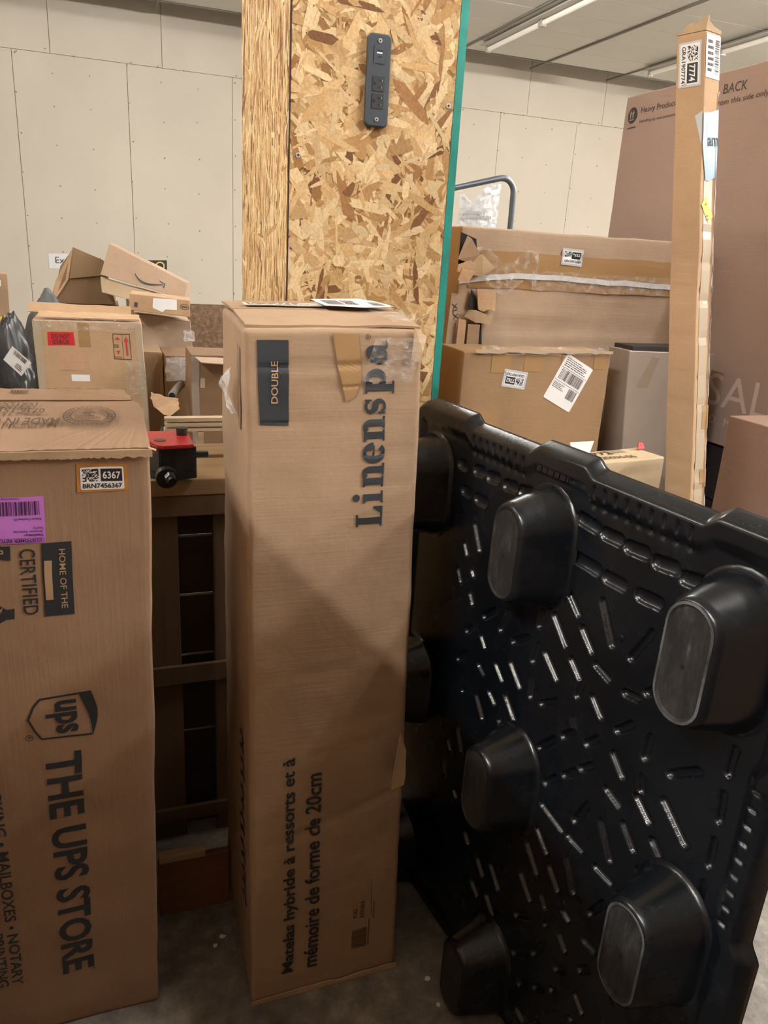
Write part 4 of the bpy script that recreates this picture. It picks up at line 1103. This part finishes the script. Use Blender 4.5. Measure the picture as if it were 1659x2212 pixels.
# tall thin carton leaning back
def lerp_pt(z): k = z / 2.01; return V((1.21 + (1.149 - 1.21) * k, 1.072 + (1.45 - 1.072) * k, z))
dl = V((-0.255, 0.966, 0)); dr = V((0.966, 0.255, 0))
sL, sR = 0.068, 0.052
def ring_at(z): p = lerp_pt(z); return [p + dl * sL, p, p + dr * sR, p + dr * sR + dl * sL]
r0, r1 = ring_at(0.0), ring_at(2.005)
tcr = groove([(z, z + dz, 0.0022, 0.004, 0, 0.07) for z, dz in ((1.66, 0.003), (1.60, 0.0), (1.54, 0.002), (1.44, 0.003), (1.36, 0.0), (1.30, 0.002), (1.235, 0.0), (1.17, 0.002), (1.12, 0.0), (1.08, 0.002), (1.52, 0.0), (1.145, 0.0))])
tt, FT = carton('tall_thin_carton', 'tall thin square carton with a 7774 sticker standing behind the pallet', 'box', [r0[0], r0[1], r0[2], r0[3], r1[0], r1[1], r1[2], r1[3]], KRAFT_LT, 0.0018, 0.010, {'front': tcr, 'right': tcr}, bev=0.003)
F = FT['front']
stock_sticker(F, tt, 0.0340, 1.982, -90, 0.078, 'GRA1907774', '7774', 41, bw=0.004)
Fr = FT['right']
Print(Fr).rect(0.003, 1.955, 0.050, 2.036).build('shipping_label', PAPER, tt, 0.0009)
Print(Fr).bars(0.032, 1.965, 0.046, 2.028, 3, False).lines(0.008, 1.965, 0.028, 2.028, 6, 5).build('label_print', INK_SOFT, tt, 0.0014)
HH = FT['front'].H
Print(Fr).rect(0.012, 0.9, 0.040, 1.89).build('tape', TAPE_PALE, tt, 0.0008)
Print(Fr).poly([(0.010, 1.885), (0.050, 1.900), (0.051, 1.770), (0.022, 1.758)]).build('mailer_film', BLUE_FILM, tt, 0.0022, label='pale blue plastic mailer stuck on')
Print(F).poly([(0.050, 1.882), (0.068, 1.890), (0.068, 1.825)]).build('mailer_film', WHITE_FILM, tt, 0.0022)
Print(Fr).poly([(0.0, 1.888), (0.014, 1.885), (0.024, 1.76), (0.014, 1.76), (0.0, 1.825)]).build('mailer_film', BLUE_FILM, tt, 0.0020)
Print(Fr).text('am', 0.016, 1.825, w=0.036, h=0.017, ang=6, bold=0.012).build('mailer_lettering', INK, tt, 0.0030)
Print(Fr).poly([(0.004, 1.712), (0.028, 1.675), (0.044, 1.690), (0.020, 1.730)]).build('yellow_label', YELLOW, tt, 0.0014)
Print(Fr).text('F3', 0.030, 1.683, h=0.009, ang=115).text('a', 0.022, 1.712, h=0.006, ang=115).build('label_print', INK, tt, 0.0020)
crumple('film_edge', lambda u, v: lerp_pt(0.95 + 0.95 * v) + dr * (sR - 0.006 + 0.008 * u) + dl * (-0.003 + 0.004 * u), 3, 120, plain('film_bright', (0.85, 0.85, 0.86), 0.12, alpha=0.6), tt, 0.0025, 8)
for z0, z1, a in ((1.12, 1.16, 0.6), (1.25, 1.30, 0.55)):
    Print(Fr).rect(0.030, z0, 0.052, z1).build('tape', TAPE_TAN, tt, 0.0012)
c = lerp_pt(2.005)
sheet('torn_top', [c + dl * sL, *[c + dl * sL * (1 - k / 6) + V((0, 0, 0.004 + 0.016 * (k / 6) + (0.006 if k in (2, 3, 5) else 0))) for k in range(1, 6)], c + V((0.002, 0, 0.026)), c + V((0.0, 0, 0.0))], TORN, tt, 0.004, 0.001, 0.01)
sheet('torn_top', [c, c + V((0.002, 0, 0.020)), c + dr * sR * 0.5 + V((0, 0, 0.010)), c + dr * sR + V((0, 0, 0.006)), c + dr * sR], TORN, tt, 0.003, 0.001, 0.01)

# big carton on its side along the aisle, on a dark crate
tc = thing('dark_crate', 'dark crate below the big rosy-brown carton', 'crate', (1.95, 2.1, 0))
for i in range(6):
    boxo('board', (1.80, 1.818, 1.60, 2.63, 0.005 + i * 0.171, 0.170 + i * 0.171), DARKBOX, tc)
boxo('body', (1.819, 2.12, 1.60, 2.63, 0.004, 1.031), DARKBOX, tc)
BB = [(1.80, 2.635, 1.034), (1.80, 1.60, 1.034), (2.12, 1.60, 1.034), (2.12, 2.635, 1.034), (1.80, 2.635, 2.127), (1.80, 1.60, 2.127), (2.12, 1.60, 2.127), (2.12, 2.635, 2.127)]
tb, FB = carton('furniture_carton', 'big rosy-brown furniture carton marked BACK along its upper edge', 'box', BB, KRAFT_PK, 0.002, 0.04, {'front': groove([(0.64, 0.64, 0.002, 0.005, 0, 1.7)])}, bev=0.004)
F = FB['front']
Z = 1.034
p = Print(F)
p.disc(0.049, 2.062 - Z, 0.026, 0.026)
p.build('handling_emblem', INK, tb, 0.0014)
Print(F).rect(0.036, 2.046 - Z, 0.062, 2.049 - Z).poly([(0.039, 2.052 - Z), (0.043, 2.052 - Z), (0.043, 2.068 - Z), (0.047, 2.068 - Z), (0.041, 2.078 - Z), (0.035, 2.068 - Z), (0.039, 2.068 - Z)]).poly([(0.053, 2.052 - Z), (0.057, 2.052 - Z), (0.057, 2.068 - Z), (0.061, 2.068 - Z), (0.055, 2.078 - Z), (0.049, 2.068 - Z), (0.053, 2.068 - Z)]).build('emblem_arrows', KRAFT_PRINT, tb, 0.0022)
Print(F).text('Heavy Product |', 0.095, 2.058 - Z, w=0.20, h=0.024).text('Handling by two persons required', 0.095, 2.030 - Z, w=0.26, h=0.012).lines(0.028, 2.018 - Z, 0.078, 2.026 - Z, 1, 2, 0.6).build('handling_lettering', INK_SOFT, tb, 0.0014)
Print(F).text('BACK', 0.495, 2.065 - Z, w=0.098, h=0.026).text('Open from this side only.', 0.400, 2.030 - Z, w=0.29, h=0.021).build('back_lettering', INK_SOFT, tb, 0.0014)
Print(F).text('SAL', 0.668, 1.150 - Z, w=0.258, h=0.100).text('O', 0.700, 1.095 - Z, h=0.026).text('M', 0.765, 1.095 - Z, h=0.026).build('brand_lettering', INK_WH, tb, 0.0014)
# nearer plain carton
te, FE = carton('plain_carton', 'plain grey-brown carton standing at the picture edge behind the pallet', 'box', [(1.515, 1.545, 0), (1.515, 1.33, 0), (1.78, 1.33, 0), (1.78, 1.545, 0), (1.50, 1.545, 1.203), (1.50, 1.33, 1.203), (1.78, 1.33, 1.203), (1.78, 1.545, 1.203)], cardboard('kraft_board_mauve', (0.26, 0.165, 0.125), wear=0.05), 0.001, 0.05, bev=0.003)

# metal cart with a white bag hung from its rail, by the far wall
tk = thing('hand_cart', 'grey tubular cart rail standing above the torn carton', 'cart', (1.9, 4.1, 0))
bm = bmesh.new()
arc_ = [(1.60, 4.0, 1.855), (1.76, 4.0, 1.895), (2.00, 4.0, 1.957)]
for k in range(7):
    a = math.radians(100 - 100 * k / 6); arc_.append((2.03 + 0.07 * math.cos(a), 4.0, 1.892 + 0.07 * math.sin(a)))
arc_ += [(2.102, 4.0, 1.75), (2.11, 4.0, 0.15)]
tube_mesh(bm, arc_, 0.016, 12); bm_obj('rail', bm, GREYTUBE, tk, smooth=True)
bm = bmesh.new(); tube_mesh(bm, [(1.60, 4.0, 1.855), (1.59, 4.0, 0.15)], 0.016, 12); bm_obj('post', bm, GREYTUBE, tk, smooth=True)
boxo('deck', (1.55, 2.15, 3.96, 4.9, 0.13, 0.17), GREYTUBE, tk)
for x in (1.62, 2.08):
    for y in (4.05, 4.8): cylo('wheel', (x - 0.015, y, 0.065), (1, 0, 0), 0.065, 0.03, BLACK_STEEL, tk, 18)
tw = thing('plastic_bag', 'white plastic bag hung from the grey cart rail', 'bag', (1.88, 3.97, 1.6))
def bagf(u, v):
    x = 1.768 + 0.232 * u + 0.01 * v
    zt_ = 1.878 - 0.06 * math.exp(-((u - 0.27) / 0.18) ** 2) + 0.055 * u
    return (x, 3.975 - 0.02 * math.sin(PI * u), 1.60 + (zt_ - 1.60) * v)
crumple('bag', bagf, 26, 26, plain('bag_white', (0.62, 0.64, 0.66), 0.35), tw, 0.006, 4)
fb_ = Face((1.79, 3.945, 1.70), (1.98, 3.945, 1.70), (1.98, 3.945, 1.80), (1.79, 3.945, 1.80))
Print(fb_).lines(0.01, 0.045, 0.18, 0.085, 2, 4, 0.8).build('bag_print', plain('bag_grey', (0.4, 0.41, 0.42), 0.4), tw, 0.004)

# ------------------------------------------------------------------ workbench with the red hitch
tbn = thing('workbench', 'rough pine workbench between the two tall cartons', 'workbench', (-0.1, 1.95, 0))
boxo('top_board', (-0.80, 0.368, 1.75, 1.938, 0.985, 1.025), PINE_X, tbn, bev=0.003)
boxo('top_board', (-0.80, 0.368, 1.945, 2.06, 0.990, 1.032), PINE_X, tbn, bev=0.003)
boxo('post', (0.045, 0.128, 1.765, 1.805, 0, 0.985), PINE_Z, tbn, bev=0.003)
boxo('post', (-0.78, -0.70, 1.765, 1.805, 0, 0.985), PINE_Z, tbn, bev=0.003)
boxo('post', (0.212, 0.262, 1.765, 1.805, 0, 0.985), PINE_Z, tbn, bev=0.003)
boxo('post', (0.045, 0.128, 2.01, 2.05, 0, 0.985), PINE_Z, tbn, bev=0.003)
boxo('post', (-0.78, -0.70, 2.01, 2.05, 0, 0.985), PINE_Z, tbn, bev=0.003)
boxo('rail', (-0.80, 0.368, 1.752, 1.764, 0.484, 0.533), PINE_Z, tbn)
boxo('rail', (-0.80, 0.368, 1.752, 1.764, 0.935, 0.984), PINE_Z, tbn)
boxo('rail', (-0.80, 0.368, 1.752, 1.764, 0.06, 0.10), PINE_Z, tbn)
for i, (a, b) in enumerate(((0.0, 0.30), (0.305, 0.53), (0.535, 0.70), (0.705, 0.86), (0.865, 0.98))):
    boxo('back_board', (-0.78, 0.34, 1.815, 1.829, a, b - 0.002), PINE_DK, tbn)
tfb = thing('floor_board', 'ruddy plywood offcut lying on edge on the floor before the workbench', 'board', (0.12, 1.52, 0))
boxo('offcut', (0.040, 0.205, 1.503, 1.521, 0.0, 0.158), PINE_RED, tfb, bev=0.002)
boxo('chipped_edge', (0.042, 0.150, 1.500, 1.523, 0.158, 0.178), PINE_PALE, tfb, bev=0.003)

th = thing('trailer_hitch', 'red and black steel hitch part with a chrome bolt on the workbench', 'hitch', (0.12, 1.80, 1.026))
zb = 1.027
def prism(name, pts, z0, z1, mat, parent, bev=0.0):
    bm = bmesh.new()
    A = [bm.verts.new((x, y, z0)) for x, y in pts]; B = [bm.verts.new((x, y, z1)) for x, y in pts]
    n = len(pts)
    for i in range(n): bm.faces.new((A[i], A[(i + 1) % n], B[(i + 1) % n], B[i]))
    bm.faces.new(A[::-1]); bm.faces.new(B)
    bmesh.ops.recalc_face_normals(bm, faces=bm.faces[:])
    if bev: bmesh.ops.bevel(bm, geom=bm.edges[:], offset=bev, segments=2, affect='EDGES')
    return bm_obj(name, bm, mat, parent)
prism('top_plate', [(0.058, 1.860), (0.158, 1.855), (0.164, 1.840), (0.166, 1.722), (0.155, 1.715), (0.098, 1.708), (0.084, 1.716), (0.058, 1.78)], 1.108, 1.116, RED_PAINT, th, 0.002)
prism('body', [(0.070, 1.850), (0.160, 1.845), (0.166, 1.730), (0.090, 1.724), (0.068, 1.76)], 1.050, 1.107, BLACK_STEEL, th, 0.002)
prism('lower_plate', [(0.060, 1.850), (0.155, 1.85), (0.160, 1.76), (0.084, 1.756), (0.062, 1.78)], zb, 1.049, BLACK_STEEL, th, 0.002)
prism('side_plate', [(0.122, 1.7235), (0.172, 1.735), (0.172, 1.748), (0.12, 1.736)], 1.032, 1.106, BLACK_STEEL, th, 0.001)
cylo('pivot', (0.1475, 1.815, 1.1155), (0, 0, 1), 0.0125, 0.018, BLACK_STEEL, th, 20, 0.0135)
cylo('pin_head', (0.095, 1.765, 1.1155), (0, 0, 1), 0.013, 0.002, plain('worn_steel', (0.12, 0.09, 0.07), 0.5, 0.6), th, 20)
cylo('boss', (0.103, 1.722, 1.045), (0.05, -1, -0.15), 0.024, 0.018, BLACK_STEEL, th, 20)
bo = cylo('bolt', (0.106, 1.712, 1.052), (0.25, -1, -0.35), 0.0085, 0.032, BLACK_STEEL, th, 16)
cylo('bolt_nut', (0.109, 1.702, 1.0490), (0.25, -1, -0.35), 0.0125, 0.011, STEEL, bo, 6)
prism('lever', [(0.166, 1.80), (0.205, 1.80), (0.205, 1.785), (0.166, 1.785)], 1.068, 1.080, BLACK_STEEL, th, 0.001)

# ------------------------------------------------------------------ heap of parcels at the far side
td, FD = carton('do_not_stack_carton', 'taped carton with a red DO NOT STACK sticker behind the store carton', 'box', [(-0.300, 3.8, 0), (0.185, 3.8, 0), (0.185, 4.1, 0), (-0.300, 4.1, 0), (-0.325, 3.8, 1.178), (0.142, 3.8, 1.176), (0.142, 4.1, 1.176), (-0.325, 4.1, 1.178)], KRAFT_LT, 0.003, 0.04, bev=0.006)
F = FD['front']
Print(F).poly([(0.058, 1.068), (0.173, 1.068), (0.171, 1.127), (0.060, 1.125)]).build('warning_sticker', RED_LABEL, td, 0.0016, label='red DO NOT STACK sticker')
Print(F).text('DO NOT', 0.076, 1.098, w=0.080, h=0.020, bold=0.015).text('STACK', 0.082, 1.073, w=0.070, h=0.020, bold=0.015).build('sticker_lettering', INK, td, 0.0030)
Print(F).rect(0.145, 0.905, 0.225, 0.935).build('blank_label', PAPER, td, 0.0016)
Print(F).rect(0.100, 0.955, 0.205, 1.058).build('paper_patch', cardboard('kraft_patch', (0.50, 0.30, 0.19)), td, 0.0012)
p = Print(F).rect(0.340, 1.006, 0.419, 1.010).rect(0.340, 1.122, 0.419, 1.126).rect(0.340, 1.006, 0.343, 1.126).rect(0.416, 1.006, 0.419, 1.126).rect(0.383, 1.006, 0.3845, 1.126).text('FRAGILE', 0.346, 1.013, w=0.03, h=0.008).lines(0.345, 1.06, 0.378, 1.078, 2, 3)
p.build('mark_frame', INK_BR, td, 0.0016)
Print(F).rect(0.397, 1.025, 0.405, 1.092).poly([(0.390, 1.09), (0.412, 1.09), (0.401, 1.115)]).poly([(0.349, 1.098), (0.356, 1.107), (0.362, 1.110), (0.368, 1.107), (0.375, 1.098)]).rect(0.3612, 1.083, 0.3628, 1.10).poly([(0.353, 1.048), (0.371, 1.048), (0.362, 1.028)]).build('handling_marks', RED_INK, td, 0.0016)
Print(F).rect(0.0, 0.5, 0.035, 1.17).build('corner_tape', TAPE_PALE, td, 0.0012)
Print(F).rect(0.445, 0.5, 0.472, 1.17).build('corner_tape', TAPE_PALE, td, 0.0012)
Print(F).rect(0.19, 1.06, 0.24, 1.17).build('tape', TAPE_TAN, td, 0.0012)
sheet('flap', [*jag((-0.345, 3.90, 1.203), (0.10, 3.90, 1.195), 10, 0.004, 3), (0.10, 3.93, 1.232), *jag((0.09, 3.93, 1.236), (-0.345, 3.93, 1.240), 10, 0.003, 4)], KRAFT_LT, td, 0.005, 0.002, 0.03)
sheet('flap', [(-0.30, 3.81, 1.186), (0.13, 3.81, 1.184), *jag((0.135, 3.89, 1.199), (-0.30, 3.89, 1.204), 10, 0.004, 5)], KRAFT_LT, td, 0.005, 0.002, 0.03)
crumple('loose_tape', lambda u, v: (-0.31 + 0.45 * u, 3.792, 1.135 + 0.055 * v), 40, 8, FILM, td, 0.006, 2)
crumple('loose_tape', lambda u, v: (0.06 + 0.09 * u, 3.792, 0.84 + 0.16 * v), 12, 16, FILM, td, 0.006, 7)
def slabbox(name, label, quad, dv, mat, wob=0.003, res=0.05, part=None, **kw):
    """box from its front quad bl br tr tl and a depth vector"""
    bl, br, tr_, tl_ = [V(q) for q in quad]; dv = V(dv)
    return carton(name, label, 'box', [bl, br, br + dv, bl + dv, tl_, tr_, tr_ + dv, tl_ + dv], mat, wob, res, **kw)
ts, FS = slabbox('smile_carton', 'tilted flat carton with a curved smile arrow on top of the heap', [(-0.035, 4.8, 1.337), (0.431, 4.8, 1.222), (0.451, 4.85, 1.311), (0.024, 4.88, 1.508)], (0.03, 0.10, 0.0), cardboard('kraft_board_smoky', (0.36, 0.25, 0.175)))
F = FS['front']
pts = [(0.175 + 0.165 * i / 20, 0.062 - 0.035 * math.sin(PI * (i / 20) ** 0.8) - 0.006 * i / 20) for i in range(21)]
Print(F).ribbon(pts, [0.005 + 0.007 * math.sin(PI * i / 20) for i in range(21)]).ribbon([(0.315, 0.070), (0.350, 0.066), (0.345, 0.035)], 0.007).build('smile_mark', INK, ts, 0.003)
slabbox('fluted_carton', 'open-ended carton showing its fluted edge below the smile carton', [(-0.030, 4.82, 1.240), (0.30, 4.82, 1.160), (0.30, 4.82, 1.238), (-0.033, 4.82, 1.320)], (0, 0.14, 0), KRAFT_YL, 0.004, 0.02)
to, FO = carton('open_carton', 'open brown carton lying tipped on its corner on the heap', 'box', [(-0.300, 5.0, 1.158), (0.045, 5.0, 1.158), (0.045, 5.3, 1.20), (-0.320, 5.25, 1.162), (-0.172, 5.0, 1.474), (-0.010, 5.02, 1.408), (-0.03, 5.30, 1.40), (-0.262, 5.25, 1.36)], KRAFT_DIM, 0.002, 0.05, bev=0.003)
sheet('flap', [(-0.300, 4.992, 1.160), (-0.210, 4.992, 1.294), (-0.172, 4.992, 1.474), (-0.282, 5.05, 1.278), (-0.318, 5.05, 1.163)], KRAFT_LT, to, 0.004, 0.001, 0.03)  # paler board puts the lit side into the colour
sheet('flap', [(-0.172, 4.990, 1.474), (-0.014, 4.990, 1.413), (0.0, 4.985, 1.33), (-0.205, 4.985, 1.300)], cardboard('kraft_board_shaded', (0.27, 0.18, 0.10)), to, 0.004, 0.001, 0.03)  # darker board puts the shaded side into the colour
tx, FX = slabbox('mailer_carton', 'small flat pale carton with a torn white label under the smile carton', [(0.102, 4.4, 1.182), (0.417, 4.4, 1.154), (0.420, 4.4, 1.242), (0.110, 4.4, 1.267)], (0.02, 0.28, 0), KRAFT_LT, 0.002)
F = FX['front']
Print(F).poly([(0.118, 0.025), (0.170, 0.010), (0.185, 0.025), (0.245, 0.028), (0.245, 0.083), (0.118, 0.078)]).build('torn_label', PAPER, tx, 0.002)
Print(F).ring(0.285, 0.05, 0.022, 0.014, 0.003).rect(0.27, 0.046, 0.30, 0.053).build('stamp', INK_SOFT, tx, 0.002)
Print(F).rect(0.025, 0.02, 0.042, 0.045).build('printed_square', INK_SOFT, tx, 0.002)
ty, FY = slabbox('bulging_carton', 'bulging taped carton under the flat pale carton', [(0.150, 4.6, 0.975), (0.452, 4.6, 0.921), (0.440, 4.6, 1.115), (0.136, 4.6, 1.150)], (0.0, 0.3, 0), KRAFT_GR, 0.008, 0.03)
Print(FY['front']).rect(0.10, 0.11, 0.17, 0.14).build('tape', TAPE_PALE, ty, 0.003)
crumple('loose_tape', lambda u, v: (0.40 + 0.06 * u, 4.592, 1.0 + 0.06 * v), 8, 8, FILM2, ty, 0.008, 7)
carton('shadowed_carton', 'shade-darkened carton at the bottom of the heap under the bulging carton', 'box', cuboid(0.13, 0.47, 4.62, 5.2, 0, 0.915), KRAFT_DIM, 0.003, 0.08)
carton('buried_carton', 'shade-darkened carton under the open tipped carton', 'box', cuboid(-0.34, 0.06, 5.02, 5.4, 0, 1.155), KRAFT_DIM, 0.003, 0.08)
tm, FM = carton('corner_post_carton', 'brown carton with a yellow edge guard in the shade of the heap', 'box', cuboid(0.10, 0.252, 4.2, 4.5, 0, 0.99), KRAFT, 0.003, 0.06)
boxo('edge_guard', (0.236, 0.254, 4.192, 4.198, 0.3, 0.988), plain('guard_ochre', (0.33, 0.24, 0.11), 0.6), tm)
tn, FN_ = carton('shiny_wrapped_carton', 'shade-darkened carton glinting with tape in the shade of the heap', 'box', cuboid(0.258, 0.40, 4.1, 4.45, 0, 0.985), KRAFT_DIM, 0.004, 0.04)
crumple('stretch_film', lambda u, v: (0.26 + 0.12 * u, 4.088, 0.86 + 0.12 * v), 12, 12, FILM2, tn, 0.008, 4)
tq, FQ = carton('upright_carton', 'upright grey-brown carton beside the mattress carton at the back of the workbench', 'box', [(0.335, 3.6, 0), (0.62, 3.6, 0), (0.62, 3.9, 0), (0.335, 3.9, 0), (0.345, 3.6, 1.060), (0.62, 3.6, 1.052), (0.62, 3.9, 1.052), (0.345, 3.9, 1.060)], KRAFT_DIM, 0.004, 0.04)  # board colour darkened for the shade behind the bench
Print(FQ['front']).rect(0.0, 0.5, 0.035, 1.05).build('tape', GREY_WRAP, tq, 0.002)
Print(FQ['front']).rect(0.04, 0.905, 0.062, 0.95).build('tape', TAPE_PALE, tq, 0.002)
sheet('flap', [(0.36, 3.59, 1.052), (0.60, 3.59, 1.045), (0.60, 3.50, 1.030), (0.375, 3.50, 1.040)], KRAFT_GR, tq, 0.004, 0.003, 0.03)
# cardboard tube and torn paper
tz = thing('paper_tube', 'grey cardboard tube poking out of the parcel heap', 'tube', (0.29, 3.55, 0.86))
bm = bmesh.new(); tube_mesh(bm, [(0.256, 3.62, 0.872), (0.285, 3.72, 0.882), (0.312, 3.80, 0.890)], 0.019, 16); bm_obj('tube', bm, plain('tube_grey', (0.22, 0.20, 0.18), 0.6), tz, smooth=True)
cylo('tube_mouth', (0.2545, 3.614, 0.8715), (-0.22, -1, -0.08), 0.014, 0.003, HOLE, tz, 16)
tpp = thing('torn_paper', 'scrap of torn brown packing paper on the dark bags', 'paper', (0.21, 3.55, 0.82))
crumple('paper', lambda u, v: (0.158 + 0.12 * u, 3.50 + 0.08 * v, 0.862 - 0.045 * math.sin(PI * u) * (1 - v) - 0.03 * u + 0.03 * v), 12, 10, KRAFT_LT, tpp, 0.006, 6)

def blob(name, label, c, r, mat, seed, amp=0.05, n=3, part='sack'):
    t = thing(name, label, 'bag', (c[0], c[1], max(0, c[2] - r[2])))
    bm = bmesh.new(); bmesh.ops.create_icosphere(bm, subdivisions=5, radius=1)
    for v in bm.verts:
        d = v.co.copy()
        k = 1 + amp * 2.2 * noise.noise(d * 1.6 + V((seed, 0, 0))) + amp * abs(noise.noise(d * 4.5 + V((0, seed, 0)))) + amp * 0.4 * abs(noise.noise(d * 11 + V((0, seed, 3))))
        q = V((d.x * r[0], d.y * r[1], d.z * r[2])) * k + V(c)
        if q.z < 0.002: q.z = 0.002
        v.co = q
    bm_obj(part, bm, mat, t, smooth=True)
    return t
b1 = blob('bin_bag', 'shiny black plastic sack with a torn white label', (-0.50, 4.35, 0.56), (0.145, 0.15, 0.53), BAG_GREY, 3.0, 0.12)
fl_ = Face((-0.500, 4.180, 0.945), (-0.425, 4.175, 0.865), (-0.375, 4.180, 0.930), (-0.455, 4.190, 1.010))
s = Print(fl_).poly([(0, 0), (0.04, 0), (0.045, 0.025), (0.06, 0.02), (0.06, 0), (fl_.W, 0), (fl_.W, fl_.H), (0, fl_.H)]).build('torn_label', PAPER, b1, 0.002, cut=0)
Print(fl_).bars(0.02, 0.055, 0.09, 0.075, 3).lines(0.06, 0.01, 0.10, 0.035, 3, 4).build('label_print', INK_SOFT, s, 0.004, cut=0)
blob('duvet_bag', 'slate grey fabric sack lying behind the black sack', (-0.325, 4.80, 0.62), (0.150, 0.13, 0.585), BAG_CLOTH, 7.0, 0.06)
blob('dark_sack', 'low dark sack in the shade under the torn paper', (0.22, 3.53, 0.37), (0.10, 0.12, 0.365), BAG_GREY, 11.0, 0.08)
tf, FF = carton('peaked_carton', 'brown carton with a yellow sticker at the far edge of the heap', 'box', [(-0.78, 4.52, 0), (-0.52, 4.52, 0), (-0.52, 4.65, 0), (-0.78, 4.65, 0), (-0.72, 4.52, 1.34), (-0.482, 4.52, 1.335), (-0.50, 4.65, 1.335), (-0.72, 4.65, 1.34)], KRAFT, 0.003, 0.04)
Print(FF['front']).poly([(0.205, 1.085), (0.255, 1.105), (0.250, 1.135), (0.200, 1.12)]).build('yellow_sticker', YELLOW, tf, 0.003)
Print(FF['front']).rect(0.16, 1.275, 0.215, 1.305).build('white_tag', PAPER, tf, 0.003)
# board bin wall and stacked pallet boards
tbw = thing('board_bin', 'brown strand board side of a bin against the cream wall', 'bin', (1.1, 6.3, 0))
boxo('side', (0.15, 2.4, 6.2, 6.218, 0.0, 1.092), OSB_BROWN, tbw)
boxo('side', (0.15, 0.168, 6.219, 7.3, 0.0, 1.092), OSB_BROWN, tbw)
boxo('side', (2.382, 2.4, 6.219, 7.3, 0.0, 1.092), OSB_BROWN, tbw)
tps = thing('stacked_pallet', 'stack of pale pallet boards behind the workbench', 'pallet', (0.35, 3.1, 0))
for i, z in enumerate((0.887, 0.866, 0.845)):
    boxo('slat', (0.182, 0.80, 3.0, 3.04, z, z + 0.011), PINE_PALE, tps)
for x in (0.182, 0.305, 0.60):
    for z0, z1 in ((0.745, 0.842), (0.02, 0.70)):
        boxo('block', (x, x + 0.022, 3.0, 3.10, z0, z1), PINE_PALE, tps)
boxo('slat', (0.182, 0.80, 3.0, 3.10, 0.702, 0.742), PINE_PALE, tps)
boxo('slat', (0.182, 0.80, 3.0, 3.10, 0.0, 0.018), PINE_PALE, tps)

# litter on the floor
rn = random.Random(2)
LIT = [(0.205 - 0.03, 1.405, 'round white paper scrap on the floor beside the mattress carton', 0.007), (0.155, 1.385, 'thin white paper shred on the floor beside the store carton', 0.006), (0.655, 1.145, 'tiny white chip on the floor before the pallet', 0.003), (0.60, 1.10, 'small pale chip lying on the floor near the pallet foot', 0.005), (0.600, 1.165, 'pale sliver of wood by the foot of the mattress carton', 0.007)]
for x, y, lb, r in LIT:
    bm = bmesh.new()
    pts = [(x + r * rn.uniform(0.6, 1.2) * math.cos(a), y + r * rn.uniform(0.6, 1.2) * math.sin(a), 0.0005) for a in [2 * PI * k / 7 for k in range(7)]]
    f0 = bm.faces.new([bm.verts.new(p) for p in pts])
    rr_ = bmesh.ops.extrude_face_region(bm, geom=[f0]); bmesh.ops.translate(bm, verts=[q for q in rr_['geom'] if isinstance(q, bmesh.types.BMVert)], vec=(0, 0, 0.0015))
    bmesh.ops.recalc_face_normals(bm, faces=bm.faces[:])
    tag(bm_obj('litter_scrap', bm, PAPER), lb, 'scrap', 'litter on the floor')

# ------------------------------------------------------------------ unseen cartons added round the viewer to block light from the lower goods
BLOCKERS = [('blocker_carton', 'large brown carton added unseen beside the viewer to block light, left of the store carton', (-1.15, -0.52, -1.30, 1.18, 0, 1.90)),
         ('blocker_carton', 'large brown carton added unseen behind the viewer to block light', (-0.50, 1.03, -1.75, -1.05, 0, 1.34)),
         ('blocker_carton', 'brown carton added unseen past the near end of the pallet to block light', (1.02, 1.48, -0.95, 0.60, 0, 1.58))]
for nm, lb, d in BLOCKERS:
    ta, FA = carton(nm, lb, 'box', cuboid(*d), KRAFT, 0.003, 0.1, group='unseen cartons added to block light')
    Print(FA['top']).rect(FA['top'].W * 0.47, 0, FA['top'].W * 0.53, FA['top'].H).build('tape', TAPE_TAN, ta, 0.002, cut=0.08)
